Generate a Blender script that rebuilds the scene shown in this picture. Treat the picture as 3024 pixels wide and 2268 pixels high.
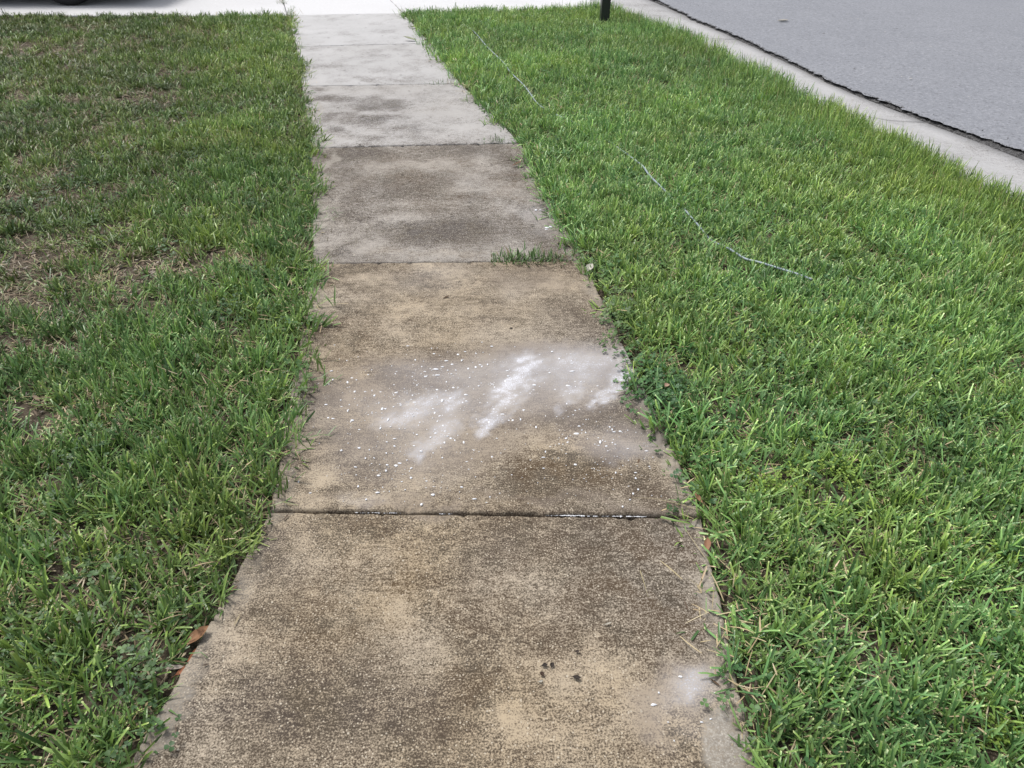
import bpy, math, random
import numpy as np
from mathutils import Vector

# ------------------------------------------------------------------ camera, sky, sun, exposure
scene = bpy.context.scene
for o in list(bpy.data.objects):
    bpy.data.objects.remove(o)
COL = scene.collection

CAM_H, PITCH, FPX = 1.491, 0.61423, 2248.4          # metres, radians below the horizon, focal length in photo pixels
cam_data = bpy.data.cameras.new("camera")
cam_data.sensor_width = 36.0
cam_data.lens = FPX / 3024.0 * 36.0
cam_data.clip_start, cam_data.clip_end = 0.02, 3000.0
cam = bpy.data.objects.new("camera", cam_data)
cam.location = (0.0, 0.0, CAM_H)
cam.rotation_euler = (math.pi / 2 - PITCH, 0.0, 0.0)
COL.objects.link(cam)
scene.camera = cam

SUN_ELEV, SUN_AZ = math.radians(66), math.radians(-60)   # azimuth from +Y (away from the camera), negative = to the left
world = bpy.data.worlds.new("World")
scene.world = world
world.use_nodes = True
wn, wl = world.node_tree.nodes, world.node_tree.links
wn.clear()
w_out = wn.new("ShaderNodeOutputWorld")
w_bg = wn.new("ShaderNodeBackground")
w_sky = wn.new("ShaderNodeTexSky")
w_sky.sky_type = 'NISHITA'
w_sky.sun_disc = False
w_sky.sun_elevation = SUN_ELEV
w_sky.sun_rotation = SUN_AZ
w_sky.air_density, w_sky.dust_density, w_sky.ozone_density = 1.0, 3.0, 1.0
w_hsv = wn.new("ShaderNodeHueSaturation")
w_hsv.inputs["Saturation"].default_value = 0.34          # thin cloud: the blue is mostly gone
w_bg.inputs["Strength"].default_value = 0.105
wl.new(w_sky.outputs[0], w_hsv.inputs["Color"])
wl.new(w_hsv.outputs[0], w_bg.inputs["Color"])
wl.new(w_bg.outputs[0], w_out.inputs["Surface"])

sun_data = bpy.data.lights.new("sun", 'SUN')
sun_data.energy = 1.5
sun_data.angle = math.radians(14)
sun_data.color = (1.0, 0.975, 0.94)
sun = bpy.data.objects.new("sun", sun_data)
_d = Vector((math.sin(SUN_AZ) * math.cos(SUN_ELEV), math.cos(SUN_AZ) * math.cos(SUN_ELEV), math.sin(SUN_ELEV)))
sun.rotation_euler = _d.to_track_quat('Z', 'Y').to_euler()
COL.objects.link(sun)

scene.view_settings.view_transform = 'Standard'
scene.view_settings.look = 'None'
scene.view_settings.exposure = 0.92
scene.view_settings.gamma = 1.0
scene.cycles.max_bounces = 4
scene.cycles.diffuse_bounces = 1
scene.cycles.glossy_bounces = 2
scene.cycles.use_light_tree = False
scene.cycles.debug_use_spatial_splits = True
scene.cycles.caustics_reflective = scene.cycles.caustics_refractive = False
scene.cycles.transmission_bounces = 3
scene.cycles.transparent_max_bounces = 4

rng = np.random.default_rng(7)
random.seed(7)

# ------------------------------------------------------------------ helpers
def P(px, py, z=0.0):
    """ground point (at height z) seen at a pixel of the 3024 x 2268 photograph"""
    u, v = (px - 1512.0) / FPX, -(py - 1134.0) / FPX
    Y = math.cos(PITCH) + v * math.sin(PITCH)
    Z = -math.sin(PITCH) + v * math.cos(PITCH)
    t = (z - CAM_H) / Z
    return np.array([u * t, Y * t])

def depth_at(p):
    return p[1] * math.cos(PITCH) + CAM_H * math.sin(PITCH)

def _hash(ix, iy, seed):
    h = (ix.astype(np.int64) * 374761393 + iy.astype(np.int64) * 668265263 + seed * 974634777) & 0xffffffff
    h = ((h ^ (h >> 13)) * 1274126177) & 0xffffffff
    return ((h ^ (h >> 16)) & 0xffffff) / float(0xffffff)

def vnoise(x, y, s, seed=0):
    x, y = np.asarray(x) * s + 1000.0, np.asarray(y) * s + 1000.0
    ix, iy = np.floor(x), np.floor(y)
    fx, fy = x - ix, y - iy
    fx, fy = fx * fx * (3 - 2 * fx), fy * fy * (3 - 2 * fy)
    a, b = _hash(ix, iy, seed), _hash(ix + 1, iy, seed)
    c, d = _hash(ix, iy + 1, seed), _hash(ix + 1, iy + 1, seed)
    return (a * (1 - fx) + b * fx) * (1 - fy) + (c * (1 - fx) + d * fx) * fy

def fbm(x, y, s, seed=0, octv=4):
    t, amp, tot = 0.0, 1.0, 0.0
    for k in range(octv):
        t = t + amp * vnoise(x, y, s * 2 ** k, seed + k * 17)
        tot += amp
        amp *= 0.55
    return t / tot

def sstep(a, b, x):
    t = np.clip((x - a) / (b - a), 0, 1)
    return t * t * (3 - 2 * t)

def mesh_obj(name, verts, faces, mat=None, parent=None, smooth=False, attrs=None, link=True):
    me = bpy.data.meshes.new(name)
    me.from_pydata([tuple(map(float, v)) for v in verts], [], [tuple(map(int, f)) for f in faces])
    for an, arr in (attrs or {}).items():
        a = me.attributes.new(an, 'FLOAT_COLOR', 'POINT')
        a.data.foreach_set("color", np.asarray(arr, dtype=np.float32).ravel())
    if smooth:
        me.polygons.foreach_set("use_smooth", [True] * len(me.polygons))
    me.update()
    o = bpy.data.objects.new(name, me)
    if mat:
        me.materials.append(mat)
    if link:
        COL.objects.link(o)
    if parent:
        o.parent = parent
    return o

def tag(o, label=None, cat=None, group=None, kind=None):
    for k, v in (("label", label), ("category", cat), ("group", group), ("kind", kind)):
        if v:
            o[k] = v
    return o

def empty(name, loc=(0, 0, 0), rz=0.0):
    o = bpy.data.objects.new(name, None)
    o.empty_display_size = 0.1
    o.location = loc
    o.rotation_euler = (0, 0, rz)
    COL.objects.link(o)
    return o

class NT:
    """small node-tree helper"""
    def __init__(self, name, disp=False):
        self.m = bpy.data.materials.new(name)
        self.m.use_nodes = True
        self.t = self.m.node_tree
        self.t.nodes.clear()
        self.out = self.t.nodes.new("ShaderNodeOutputMaterial")
    def n(self, typ, **kw):
        nd = self.t.nodes.new(typ)
        for k, v in kw.items():
            setattr(nd, k, v)
        return nd
    def l(self, a, b):
        self.t.links.new(a, b)
    def val(self, sock, v):
        if hasattr(v, "is_output") or isinstance(v, bpy.types.NodeSocket):
            self.l(v, sock)
        else:
            sock.default_value = v
    def math(self, op, a, b=0.0, c=0.0, clamp=False):
        nd = self.n("ShaderNodeMath", operation=op, use_clamp=clamp)
        self.val(nd.inputs[0], a); self.val(nd.inputs[1], b)
        if len(nd.inputs) > 2: self.val(nd.inputs[2], c)
        return nd.outputs[0]
    def mix(self, f, a, b, blend='MIX'):
        nd = self.n("ShaderNodeMix", data_type='RGBA', blend_type=blend)
        nd.clamp_factor = True
        self.val(nd.inputs[0], f)
        for s, v in ((nd.inputs[6], a), (nd.inputs[7], b)):
            self.val(s, v if isinstance(v, bpy.types.NodeSocket) else (v[0], v[1], v[2], 1.0))
        return nd.outputs[2]
    def step(self, a, b, x):
        nd = self.n("ShaderNodeMapRange", interpolation_type='SMOOTHSTEP')
        self.val(nd.inputs[0], x); self.val(nd.inputs[1], a); self.val(nd.inputs[2], b)
        return nd.outputs[0]
    def pos(self):
        return self.n("ShaderNodeNewGeometry").outputs["Position"]
    def noise(self, vec, scale, detail=3.0, rough=0.55, off=None):
        nd = self.n("ShaderNodeTexNoise")
        if off is not None:
            mp = self.n("ShaderNodeMapping"); mp.inputs["Location"].default_value = off
            self.l(vec, mp.inputs["Vector"]); vec = mp.outputs[0]
        self.l(vec, nd.inputs["Vector"])
        nd.inputs["Scale"].default_value = scale
        nd.inputs["Detail"].default_value = detail
        nd.inputs["Roughness"].default_value = rough
        return nd.outputs["Fac"]
    def voro(self, vec, scale, feature='F1'):
        nd = self.n("ShaderNodeTexVoronoi", feature=feature)
        self.l(vec, nd.inputs["Vector"]); nd.inputs["Scale"].default_value = scale
        return nd
    def attr(self, name, typ='GEOMETRY'):
        nd = self.n("ShaderNodeAttribute", attribute_type=typ); nd.attribute_name = name
        return nd
    def sep(self, c):
        nd = self.n("ShaderNodeSeparateColor"); self.l(c, nd.inputs[0]); return nd.outputs
    def bsdf(self, color, rough=0.8, spec=0.3, bump=None, bdist=0.002, bstr=0.6):
        b = self.n("ShaderNodeBsdfPrincipled")
        self.val(b.inputs["Base Color"], color if isinstance(color, bpy.types.NodeSocket) else (*color, 1.0))
        self.val(b.inputs["Roughness"], rough)
        b.inputs["Specular IOR Level"].default_value = spec
        if bump is not None:
            bp = self.n("ShaderNodeBump"); bp.inputs["Distance"].default_value = bdist; bp.inputs["Strength"].default_value = bstr
            self.l(bump, bp.inputs["Height"]); self.l(bp.outputs[0], b.inputs["Normal"])
        return b
    def done(self, shader):
        self.l(shader.outputs[0], self.out.inputs["Surface"]); return self.m

# ------------------------------------------------------------------ materials
def mat_concrete(name="weathered_concrete"):
    """m1 = grime, tan, white bleach, wet ; m2 = clean amount, warm (brown) grime, base brightness, speckle"""
    k = NT(name); p = k.pos()
    a1 = k.attr("m1"); a2 = k.attr("m2")
    g, tan, white = k.sep(a1.outputs["Color"])[:3]; wet = a1.outputs["Alpha"]
    clean, warm, base = k.sep(a2.outputs["Color"])[:3]; speck = a2.outputs["Alpha"]
    n_f = k.noise(p, 235.0, 3.0, 0.75)
    n_g = k.noise(p, 520.0, 2.0, 0.6, (3, 1, 7))
    n_m = k.noise(p, 38.0, 4.0, 0.6, (11, 5, 2))
    n_l = k.noise(p, 5.0, 4.0, 0.6, (1, 9, 4))
    n_b = k.noise(p, 9.0, 3.0, 0.6, (21, 3, 8))
    grey = k.mix(base, (0.24, 0.236, 0.232), (0.80, 0.80, 0.815))
    tanc = k.mix(n_l, (0.45, 0.335, 0.190), (0.62, 0.485, 0.310))
    col = k.mix(tan, grey, tanc)
    col = k.mix(k.math('MULTIPLY', n_m, 0.35), col, (0.30, 0.27, 0.23))
    dark = k.mix(warm, (0.050, 0.042, 0.040), (0.080, 0.049, 0.022))
    dark = k.mix(k.step(0.42, 0.62, n_b), dark, (0.066, 0.050, 0.034))
    # speckled mould: fine noise thresholded by the local amount of grime
    n_s = k.noise(p, 105.0, 4.0, 0.7, (6, 2, 9))
    bm = k.n('ShaderNodeMapping'); bm.inputs['Scale'].default_value = (0.16, 1.0, 1.0); k.l(p, bm.inputs['Vector'])
    n_br = k.noise(bm.outputs[0], 120.0, 4.0, 0.65)                # broom finish, drawn across the walk
    mixn = k.math('ADD', k.math('ADD', k.math('ADD', k.math('MULTIPLY', n_f, 0.55), k.math('MULTIPLY', n_br, 0.15)), k.math('MULTIPLY', n_s, 0.12)), k.math('ADD', k.math('MULTIPLY', n_m, 0.12), k.math('MULTIPLY', n_g, 0.10)))
    thr = k.math('SUBTRACT', 0.66, k.math('MULTIPLY', g, 0.28))
    cov = k.step(-0.085, 0.085, k.math('SUBTRACT', mixn, thr))
    cov = k.math('MULTIPLY', cov, k.math('MULTIPLY', k.math('MINIMUM', k.math('MULTIPLY', g, 4.0), 1.0), 0.96))
    col = k.mix(cov, col, dark)
    # exposed sand and shell grains
    v1 = k.voro(p, 150.0); vr = k.sep(v1.outputs["Color"])
    grain = k.math('MULTIPLY', k.step(0.34, 0.20, v1.outputs["Distance"]), k.math('GREATER_THAN', vr[0], 0.80))
    col = k.mix(k.math('MULTIPLY', grain, k.math('MULTIPLY', speck, 0.85)), col, (0.62, 0.54, 0.42))
    v2 = k.voro(p, 60.0); vr2 = k.sep(v2.outputs["Color"])
    grain2 = k.math('MULTIPLY', k.step(0.20, 0.08, v2.outputs["Distance"]), k.math('GREATER_THAN', vr2[1], 0.92))
    col = k.mix(k.math('MULTIPLY', grain2, speck), col, (0.56, 0.50, 0.40))
    # wet film
    wetc = k.mix(k.math('ADD', k.math('MULTIPLY', n_m, 0.5), k.math('MULTIPLY', n_f, 0.5)), (0.13, 0.098, 0.074), (0.29, 0.238, 0.195))
    col = k.mix(k.math('MULTIPLY', wet, 0.72), col, wetc)
    # clean edge
    cl = k.mix(k.step(0.36, 0.66, k.math('ADD', k.math('MULTIPLY', n_f, 0.7), k.math('MULTIPLY', n_s, 0.3))), (0.20, 0.175, 0.145), (0.60, 0.56, 0.49))
    col = k.mix(k.math('MULTIPLY', clean, k.math('ADD', 0.45, k.math('MULTIPLY', n_s, 0.75))), col, cl)
    # bleach foam film: breaks up with the grain
    wt_ = k.math('SUBTRACT', 0.68, k.math('MULTIPLY', white, 0.26))
    wg = k.step(-0.05, 0.10, k.math('SUBTRACT', mixn, wt_))
    wf = k.math('ADD', k.math('MULTIPLY', k.math('MULTIPLY', wg, k.math('MINIMUM', k.math('MULTIPLY', white, 1.6), 1.0)), 0.52), k.math('MULTIPLY', white, 0.48))
    col = k.mix(wf, col, (0.90, 0.92, 1.0))
    col = k.mix(1.0, col, (0.74, 0.74, 0.74), 'MULTIPLY')
    rough = k.math('SUBTRACT', 0.88, k.math('MULTIPLY', wet, 0.34))
    hgt = k.math('ADD', k.math('MULTIPLY', n_f, 0.6), k.math('ADD', k.math('MULTIPLY', n_m, 0.5), k.math('MULTIPLY', n_br, 0.6)))
    b = k.bsdf(col, rough, 0.18, hgt, 0.0030, 0.75)
    return k.done(b)

def mat_grass(name, stops, straw=(0.36, 0.30, 0.17), transl=0.20, rough=0.38):
    """bcol = (random, height along blade, dead, random2); instancer 'tint' = (hue 0..1, brightness, yellow)"""
    k = NT(name)
    a = k.attr("bcol"); rnd, h, dead = k.sep(a.outputs["Color"])[:3]; r2 = a.outputs["Alpha"]
    t = k.attr("tint", 'INSTANCER'); hue, bri, yel = k.sep(t.outputs["Color"])[:3]
    f = k.math('ADD', k.math('MULTIPLY', rnd, 0.6), k.math('MULTIPLY', hue, 0.5))
    ramp = k.n("ShaderNodeValToRGB"); k.l(f, ramp.inputs[0])
    e = ramp.color_ramp.elements
    while len(e) < len(stops): e.new(0.5)
    for i, (q, c) in enumerate(stops):
        e[i].position = q; e[i].color = (*c, 1)
    col = k.mix(k.math('MULTIPLY', yel, k.math('ADD', 0.45, k.math('MULTIPLY', r2, 0.9))), ramp.outputs[0], (0.20, 0.225, 0.035))
    tip = k.step(0.90, 1.0, h)
    col = k.mix(k.math('MULTIPLY', tip, k.math('MULTIPLY', r2, 0.75)), col, (0.34, 0.36, 0.17))
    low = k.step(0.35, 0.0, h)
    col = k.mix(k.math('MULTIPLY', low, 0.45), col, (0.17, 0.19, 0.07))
    col = k.mix(dead, col, k.mix(r2, straw, (0.17, 0.12, 0.07)))
    hsv = k.n("ShaderNodeHueSaturation"); k.l(col, hsv.inputs["Color"]); hsv.inputs["Saturation"].default_value = 0.96
    k.l(k.math('MULTIPLY', k.math('ADD', 0.50, k.math('MULTIPLY', bri, 2.3)), k.math('ADD', 0.62, k.math('MULTIPLY', r2, 0.80))), hsv.inputs["Value"])
    b = k.bsdf(hsv.outputs[0], rough, 0.45)
    tr = k.n("ShaderNodeBsdfTranslucent"); k.l(hsv.outputs[0], tr.inputs[0])
    ms = k.n("ShaderNodeMixShader"); ms.inputs[0].default_value = transl
    k.l(b.outputs[0], ms.inputs[1]); k.l(tr.outputs[0], ms.inputs[2])
    return k.done(ms)

def mat_soil(name):
    k = NT(name); p = k.pos()
    n1, n2, n3 = k.noise(p, 30, 5, 0.65), k.noise(p, 140, 3, 0.6, (4, 4, 4)), k.noise(p, 2.0, 3, 0.6, (8, 1, 1))
    col = k.mix(n1, (0.030, 0.022, 0.017), (0.10, 0.076, 0.058))
    col = k.mix(k.step(0.5, 0.68, n2), col, (0.19, 0.155, 0.125))
    col = k.mix(k.math('MULTIPLY', n3, 0.35), col, (0.06, 0.062, 0.03))
    h = k.math('ADD', n1, k.math('MULTIPLY', n2, 0.4))
    return k.done(k.bsdf(col, 0.95, 0.15, h, 0.012, 0.8))

def mat_simple(name, col, rough=0.6, spec=0.4, var=0.15, scale=60, bump=0.0, metal=0.0):
    k = NT(name); p = k.n("ShaderNodeTexCoord").outputs["Object"]
    n = k.noise(p, scale, 4, 0.6)
    c = k.mix(n, tuple(x * (1 - var) for x in col), tuple(min(1, x * (1 + var)) for x in col))
    b = k.bsdf(c, rough, spec, n if bump else None, bump or 0.001)
    b.inputs["Metallic"].default_value = metal
    return k.done(b)

def mat_asphalt(name):
    k = NT(name); p = k.pos()
    n1, n2, n3 = k.noise(p, 160, 3, 0.6), k.noise(p, 1.3, 4, 0.6, (3, 3, 0)), k.noise(p, 14, 4, 0.65, (5, 0, 1))
    v = k.voro(p, 75); vr = k.sep(v.outputs["Color"])
    st = k.math('MULTIPLY', k.step(0.36, 0.2, v.outputs["Distance"]), k.math('GREATER_THAN', vr[0], 0.80))
    dk = k.math('MULTIPLY', k.step(0.40, 0.2, v.outputs["Distance"]), k.math('LESS_THAN', vr[0], 0.10))
    col = k.mix(n1, (0.130, 0.135, 0.150), (0.220, 0.227, 0.250))
    col = k.mix(k.math('MULTIPLY', k.step(0.35, 0.7, n2), 0.35), col, (0.225, 0.23, 0.25))
    col = k.mix(k.math('MULTIPLY', k.step(0.55, 0.75, n3), 0.3), col, (0.105, 0.107, 0.116))
    n4 = k.noise(p, 42, 3, 0.7, (2, 6, 1))
    col = k.mix(k.step(0.52, 0.70, n4), col, (0.26, 0.264, 0.286)); col = k.mix(k.step(0.46, 0.30, n4), col, (0.105, 0.107, 0.118))
    col = k.mix(k.math('MULTIPLY', st, 0.55), col, (0.36, 0.355, 0.35))
    col = k.mix(k.math('MULTIPLY', dk, 0.6), col, (0.07, 0.07, 0.075))
    h = k.math('ADD', n1, k.math('MULTIPLY', v.outputs["Distance"], 0.8))
    return k.done(k.bsdf(col, 0.72, 0.45, h, 0.003, 0.6))

def mat_vcol(name, rough=0.8, transl=0.0):
    k = NT(name); a = k.attr("bcol")
    p = k.pos(); n = k.noise(p, 300, 3, 0.6)
    col = k.mix(k.math('MULTIPLY', n, 0.5), a.outputs["Color"], (0.05, 0.035, 0.02))
    b = k.bsdf(col, rough, 0.25)
    return k.done(b)

M_CON = mat_concrete()
GREENS = [(0.0, (0.024, 0.060, 0.018)), (0.28, (0.052, 0.118, 0.032)), (0.5, (0.085, 0.165, 0.056)), (0.75, (0.105, 0.190, 0.042)), (1.0, (0.165, 0.250, 0.050))]
M_GRASS = mat_grass("st_augustine_blades", GREENS)
M_WEED = mat_grass("weed_leaves", [(0.0, (0.018, 0.060, 0.018)), (0.5, (0.032, 0.090, 0.024)), (1.0, (0.065, 0.14, 0.034))], transl=0.25, rough=0.5)
M_FEATHER = mat_grass("feathery_weed_leaves", [(0.0, (0.085, 0.15, 0.022)), (0.5, (0.14, 0.22, 0.03)), (1.0, (0.20, 0.28, 0.045))], transl=0.35, rough=0.55)
M_SOIL = mat_soil("lawn_soil")
M_ASPH = mat_asphalt("aged_asphalt")
def mat_broken():
    k = NT("broken_asphalt"); p = k.pos(); n = k.noise(p, 95, 4, 0.75); n2 = k.noise(p, 30, 3, 0.6, (3, 3, 3))
    col = k.mix(k.step(0.40, 0.66, n), (0.03, 0.03, 0.031), (0.20, 0.198, 0.20))
    col = k.mix(k.math('MULTIPLY', n2, 0.4), col, (0.05, 0.045, 0.04))
    return k.done(k.bsdf(col, 0.95, 0.2, n, 0.01, 1.0))
M_BROKEN = mat_broken()
M_LEAF = mat_vcol("dry_leaf", 0.7)
M_FOAM = mat_simple("bleach_foam", (0.66, 0.67, 0.70), 0.5, 0.4, 0.2, 300)
M_TUBE = mat_simple("grey_polyethylene", (0.25, 0.30, 0.33), 0.45, 0.5, 0.18, 25)
M_POST = mat_simple("black_paint", (0.012, 0.015, 0.017), 0.38, 0.5, 0.25, 30, 0.0005)
M_RUBBER = mat_simple("tyre_rubber", (0.014, 0.014, 0.015), 0.75, 0.3, 0.2, 60)
M_ALLOY = mat_simple("wheel_alloy", (0.42, 0.43, 0.45), 0.35, 0.5, 0.05, 20, 0.0, 0.9)
M_PAINT = mat_simple("car_paint", (0.035, 0.038, 0.045), 0.18, 0.6, 0.05, 6)
M_GLASS = mat_simple("car_glass", (0.012, 0.014, 0.016), 0.06, 0.7, 0.05, 4)
M_LAMP = mat_simple("lamp_lens", (0.25, 0.03, 0.025), 0.15, 0.6, 0.05, 10)
M_BLACKPL = mat_simple("black_plastic", (0.018, 0.018, 0.019), 0.6, 0.4, 0.1, 20)

# ------------------------------------------------------------------ layout on the ground (metres)
JL = np.array([[-0.92, -1.55], [-0.868, 0.0], [-0.665, 1.509], [-0.87, 3.03], [-1.22, 4.60], [-1.60, 6.065], [-1.975, 7.48], [-2.43, 9.06]])
JR = np.array([[0.40, -1.58], [0.455, -0.02], [0.520, 1.487], [0.315, 3.055], [0.050, 4.70], [-0.395, 6.145], [-0.762, 7.625], [-1.195, 9.20]])
XL = lambda y: np.interp(y, JL[:, 1], JL[:, 0])
XR = lambda y: np.interp(y, JR[:, 1], JR[:, 0])
KIN = np.array([[4.4, -4.0], [3.46, 0.0], [2.607, 3.73], [2.435, 4.47], [2.27, 5.14], [2.09, 6.07], [1.70, 7.84], [1.07, 9.62], [0.40, 12.0], [-0.45, 15.0], [-1.5, 18.5]])
KOUT = np.array([[5.15, -4.0], [4.22, 0.0], [3.36, 3.6], [3.09, 4.53], [2.84, 5.30], [2.585, 6.10], [2.22, 7.99], [1.74, 10.2], [1.15, 12.3], [0.35, 15.2], [-0.7, 18.7]])
XKI = lambda y: np.interp(y, KIN[:, 1], KIN[:, 0])
XKO = lambda y: np.interp(y, KOUT[:, 1], KOUT[:, 0])
DRIVE_L = lambda x: 9.06 + (x + 2.43) * -0.01            # front edge of the driveway left of the walk
DRIVE_R = lambda x: 9.20 + (x + 1.195) * 0.13            # and right of it

# ------------------------------------------------------------------ stain maps (in ground metres)
def ell(px, py, rx, ry):
    c = P(px, py); d = depth_at(c)
    return c[0], c[1], rx * d / FPX, max(1e-3, abs(P(px, py - ry)[1] - P(px, py + ry)[1]) / 2)

def m_ell(x, y, spec, soft=0.6):
    cx, cy, ax, ay = ell(*spec)
    r = np.sqrt(((x - cx) / ax) ** 2 + ((y - cy) / ay) ** 2)
    return sstep(1.0 + soft, 1.0 - soft, r)

def m_cap(x, y, p0, p1, r0, r1):
    a, b = P(*p0), P(*p1)
    d = b - a; t = np.clip(((x - a[0]) * d[0] + (y - a[1]) * d[1]) / (d @ d), 0, 1)
    r = np.hypot(x - a[0] - t * d[0], y - a[1] - t * d[1]) / (r0 + (r1 - r0) * t)
    return sstep(1.3, 0.25, r)

z5 = lambda X, Y, rx=0, ry=0: (800 + .633 * X, 900 + .633 * Y, .633 * rx, .633 * ry)
z6 = lambda X, Y, rx=0, ry=0: (300 + .904 * X, 1500 + .904 * Y, .904 * rx, .904 * ry)
z4 = lambda X, Y, rx=0, ry=0: (800 + .4973 * X, 400 + .4973 * Y, .4973 * rx, .4973 * ry)
z2 = lambda X, Y, rx=0, ry=0: (800 + .452 * X, .452 * Y, .452 * rx, .452 * ry)

DARK = [  # (ellipse, amount, warm)
    (z6(430, 520, 170, 60), .45, .1), (z6(640, 600, 210, 70), .35, .2), (z6(760, 740, 260, 80), .40, .15), (z6(330, 700, 200, 70), .30, .2),
    (z6(1180, 400, 130, 60), .45, .8), (z6(1260, 560, 150, 80), .5, .9), (z6(1660, 200, 170, 110), .45, .9), (z6(1290, 110, 130, 80), .40, .1),
    (z6(560, 380, 110, 50), .35, .9), (z6(560, 200, 80, 60), .35, .2), (z6(1560, 420, 170, 60), .30, .8), (z6(1130, 720, 110, 50), .35, .5), (z6(820, 60, 90, 40), .25, .8),
    (z6(1720, 40, 90, 40), .3, .8), (z6(1800, 760, 190, 60), .2, .9), (z6(280, 820, 160, 40), .25, .1), (z6(1830, 330, 120, 90), .25, .9), (z6(1180, 250, 100, 70), .2, .1),
    (z5(1330, 830, 200, 70), 0.80, .9), (z5(1080, 800, 170, 90), 0.43, .9), (z5(1230, 920, 230, 40), 0.65, .6), (z5(210, 440, 110, 60), 0.65, .7), (z5(1500, 520, 190, 40), 0.72, .3), (z5(1330, 720, 100, 35), 0.58, .1),
    (z5(1640, 720, 150, 40), 0.58, .2), (z5(420, 820, 120, 60), 0.43, .9), (z5(160, 720, 70, 40), 0.43, .8), (z5(650, 390, 140, 35), 0.43, .9), (z5(220, 920, 110, 30), 0.36, .5), (z5(350, 130, 140, 40), 0.36, .6),
    (z5(1680, 560, 120, 60), 0.58, .4), (z5(1100, 560, 90, 30), 0.43, .8), (z5(760, 90, 160, 30), 0.36, .9), (z5(1750, 860, 100, 60), 0.36, .6),
    (z4(400, 810, 140, 35), .5, .1), (z4(640, 800, 120, 30), .3, .8), (z4(450, 905, 160, 25), .35, .9), (z4(330, 1090, 90, 50), .3, .1), (z4(1200, 1000, 260, 40), .2, .9), (z4(1450, 830, 260, 50), .2, .9),
    (z4(480, 115, 220, 45), .55, .1), (z4(880, 570, 260, 55), .55, .05), (z4(1130, 560, 140, 60), .35, .1), (z4(390, 660, 70, 30), .5, .05), (z4(1500, 240, 160, 70), .3, .8), (z4(1100, 90, 280, 40), .35, .1),
    (z4(1660, 620, 120, 60), .35, .8), (z4(700, 330, 320, 90), .28, .2), (z4(1480, 130, 120, 60), .3, .5), (z4(480, 520, 160, 40), .25, .2), (z4(420, 260, 90, 60), .25, .2), (z4(1350, 560, 200, 60), .25, .8),
    (z2(720, 690, 170, 30), 0.54, .0), (z2(640, 780, 190, 26), 0.49, .0), (z2(400, 860, 60, 22), 0.54, .0), (z2(480, 740, 120, 18), 0.43, .0), (z2(340, 640, 60, 16), 0.43, .0), (z2(470, 650, 190, 18), 0.30, .1),
    (z2(930, 850, 200, 26), 0.27, .1), (z2(1330, 640, 120, 30), 0.27, .6), (z2(360, 780, 70, 40), 0.37, .0), (z2(300, 590, 60, 9), 0.27, .1), (z2(700, 900, 260, 14), 0.22, .1),
    (z2(700, 520, 260, 14), 0.19, .1), (z2(1130, 400, 110, 40), 0.16, .5), (z2(420, 430, 140, 14), 0.13, .0), (z2(620, 210, 250, 16), 0.11, .0)]
TAN = [(z6(850, 230, 330, 90), .45), (z6(1000, 400, 200, 90), .45), (z6(1300, 720, 320, 90), .5), (z6(420, 380, 120, 90), .4), (z6(1850, 500, 250, 120), .4), (z6(1000, 120, 300, 90), .3),
       (z5(300, 660, 200, 60), .65), (z5(260, 820, 190, 60), .65), (z5(1220, 620, 140, 50), .6), (z5(600, 130, 400, 70), .6), (z5(300, 240, 140, 60), .5), (z5(1220, 160, 300, 50), .55), (z5(800, 800, 280, 110), .5), (z5(1760, 480, 70, 60), .5),
       (z4(900, 690, 620, 40), .8), (z4(1000, 1060, 760, 130), .6), (z4(1650, 420, 170, 80), .45), (z4(820, 900, 400, 70), .3), (z4(1300, 470, 260, 60), .35), (z2(1300, 720, 200, 60), .25)]
WET = [(z5(900, 420, 830, 180), .75), (z5(700, 640, 420, 190), .6), (z5(560, 800, 300, 100), .4), (z5(1640, 330, 150, 120), .95), (z5(1640, 660, 190, 80), .7), (z5(1300, 260, 400, 110), .8),
       (z6(1880, 640, 140, 100), .6), (z4(1560, 860, 200, 50), .4), (z4(1640, 470, 120, 50), .8), (z4(1700, 560, 90, 40), .6), (z5(640, 940, 420, 24), .6), (z5(1500, 960, 480, 22), .5), (z5(470, 520, 420, 150), .5)]
WHITE_E = [(z5(480, 470, 320, 120), .14), (z5(640, 690, 300, 170), .12), (z5(900, 320, 300, 60), .16), (z5(1430, 275, 260, 85), .50), (z5(1490, 250, 130, 55), .40), (z5(1200, 380, 250, 130), .34), (z5(1560, 350, 200, 110), .28), (z5(680, 500, 190, 60), .40), (z5(860, 430, 220, 90), .22), (z5(1610, 650, 190, 75), .30), (z5(1660, 690, 90, 35), .22), (z5(420, 930, 80, 24), .25),
           (z6(1940, 615, 60, 40), .8), (z6(1930, 650, 130, 90), .2), (z4(1600, 460, 110, 40), .36), (z4(1640, 560, 80, 34), .16), (z5(560, 560, 80, 30), .22), (z5(760, 330, 170, 40), .16), (z4(960, 850, 180, 80), .14), (z5(720, 660, 130, 70), .16)]
WHITE_C = [(z5(1215, 270)[:2], z5(965, 610)[:2], .062, .024, .62), (z5(1650, 355)[:2], z5(1490, 475)[:2], .050, .020, .62), (z5(810, 580)[:2], z5(680, 705)[:2], .050, .026, .36),
           (z5(1180, 300)[:2], z5(1040, 480)[:2], .09, .06, .26), (z5(1430, 390)[:2], z5(1370, 490)[:2], .045, .025, .26), (z5(840, 450)[:2], z5(530, 550)[:2], .055, .045, .30), (z5(1150, 320)[:2], z5(930, 560)[:2], .03, .02, .35), (z5(1190, 400)[:2], z5(1080, 520)[:2], .03, .02, .3)]
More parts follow.
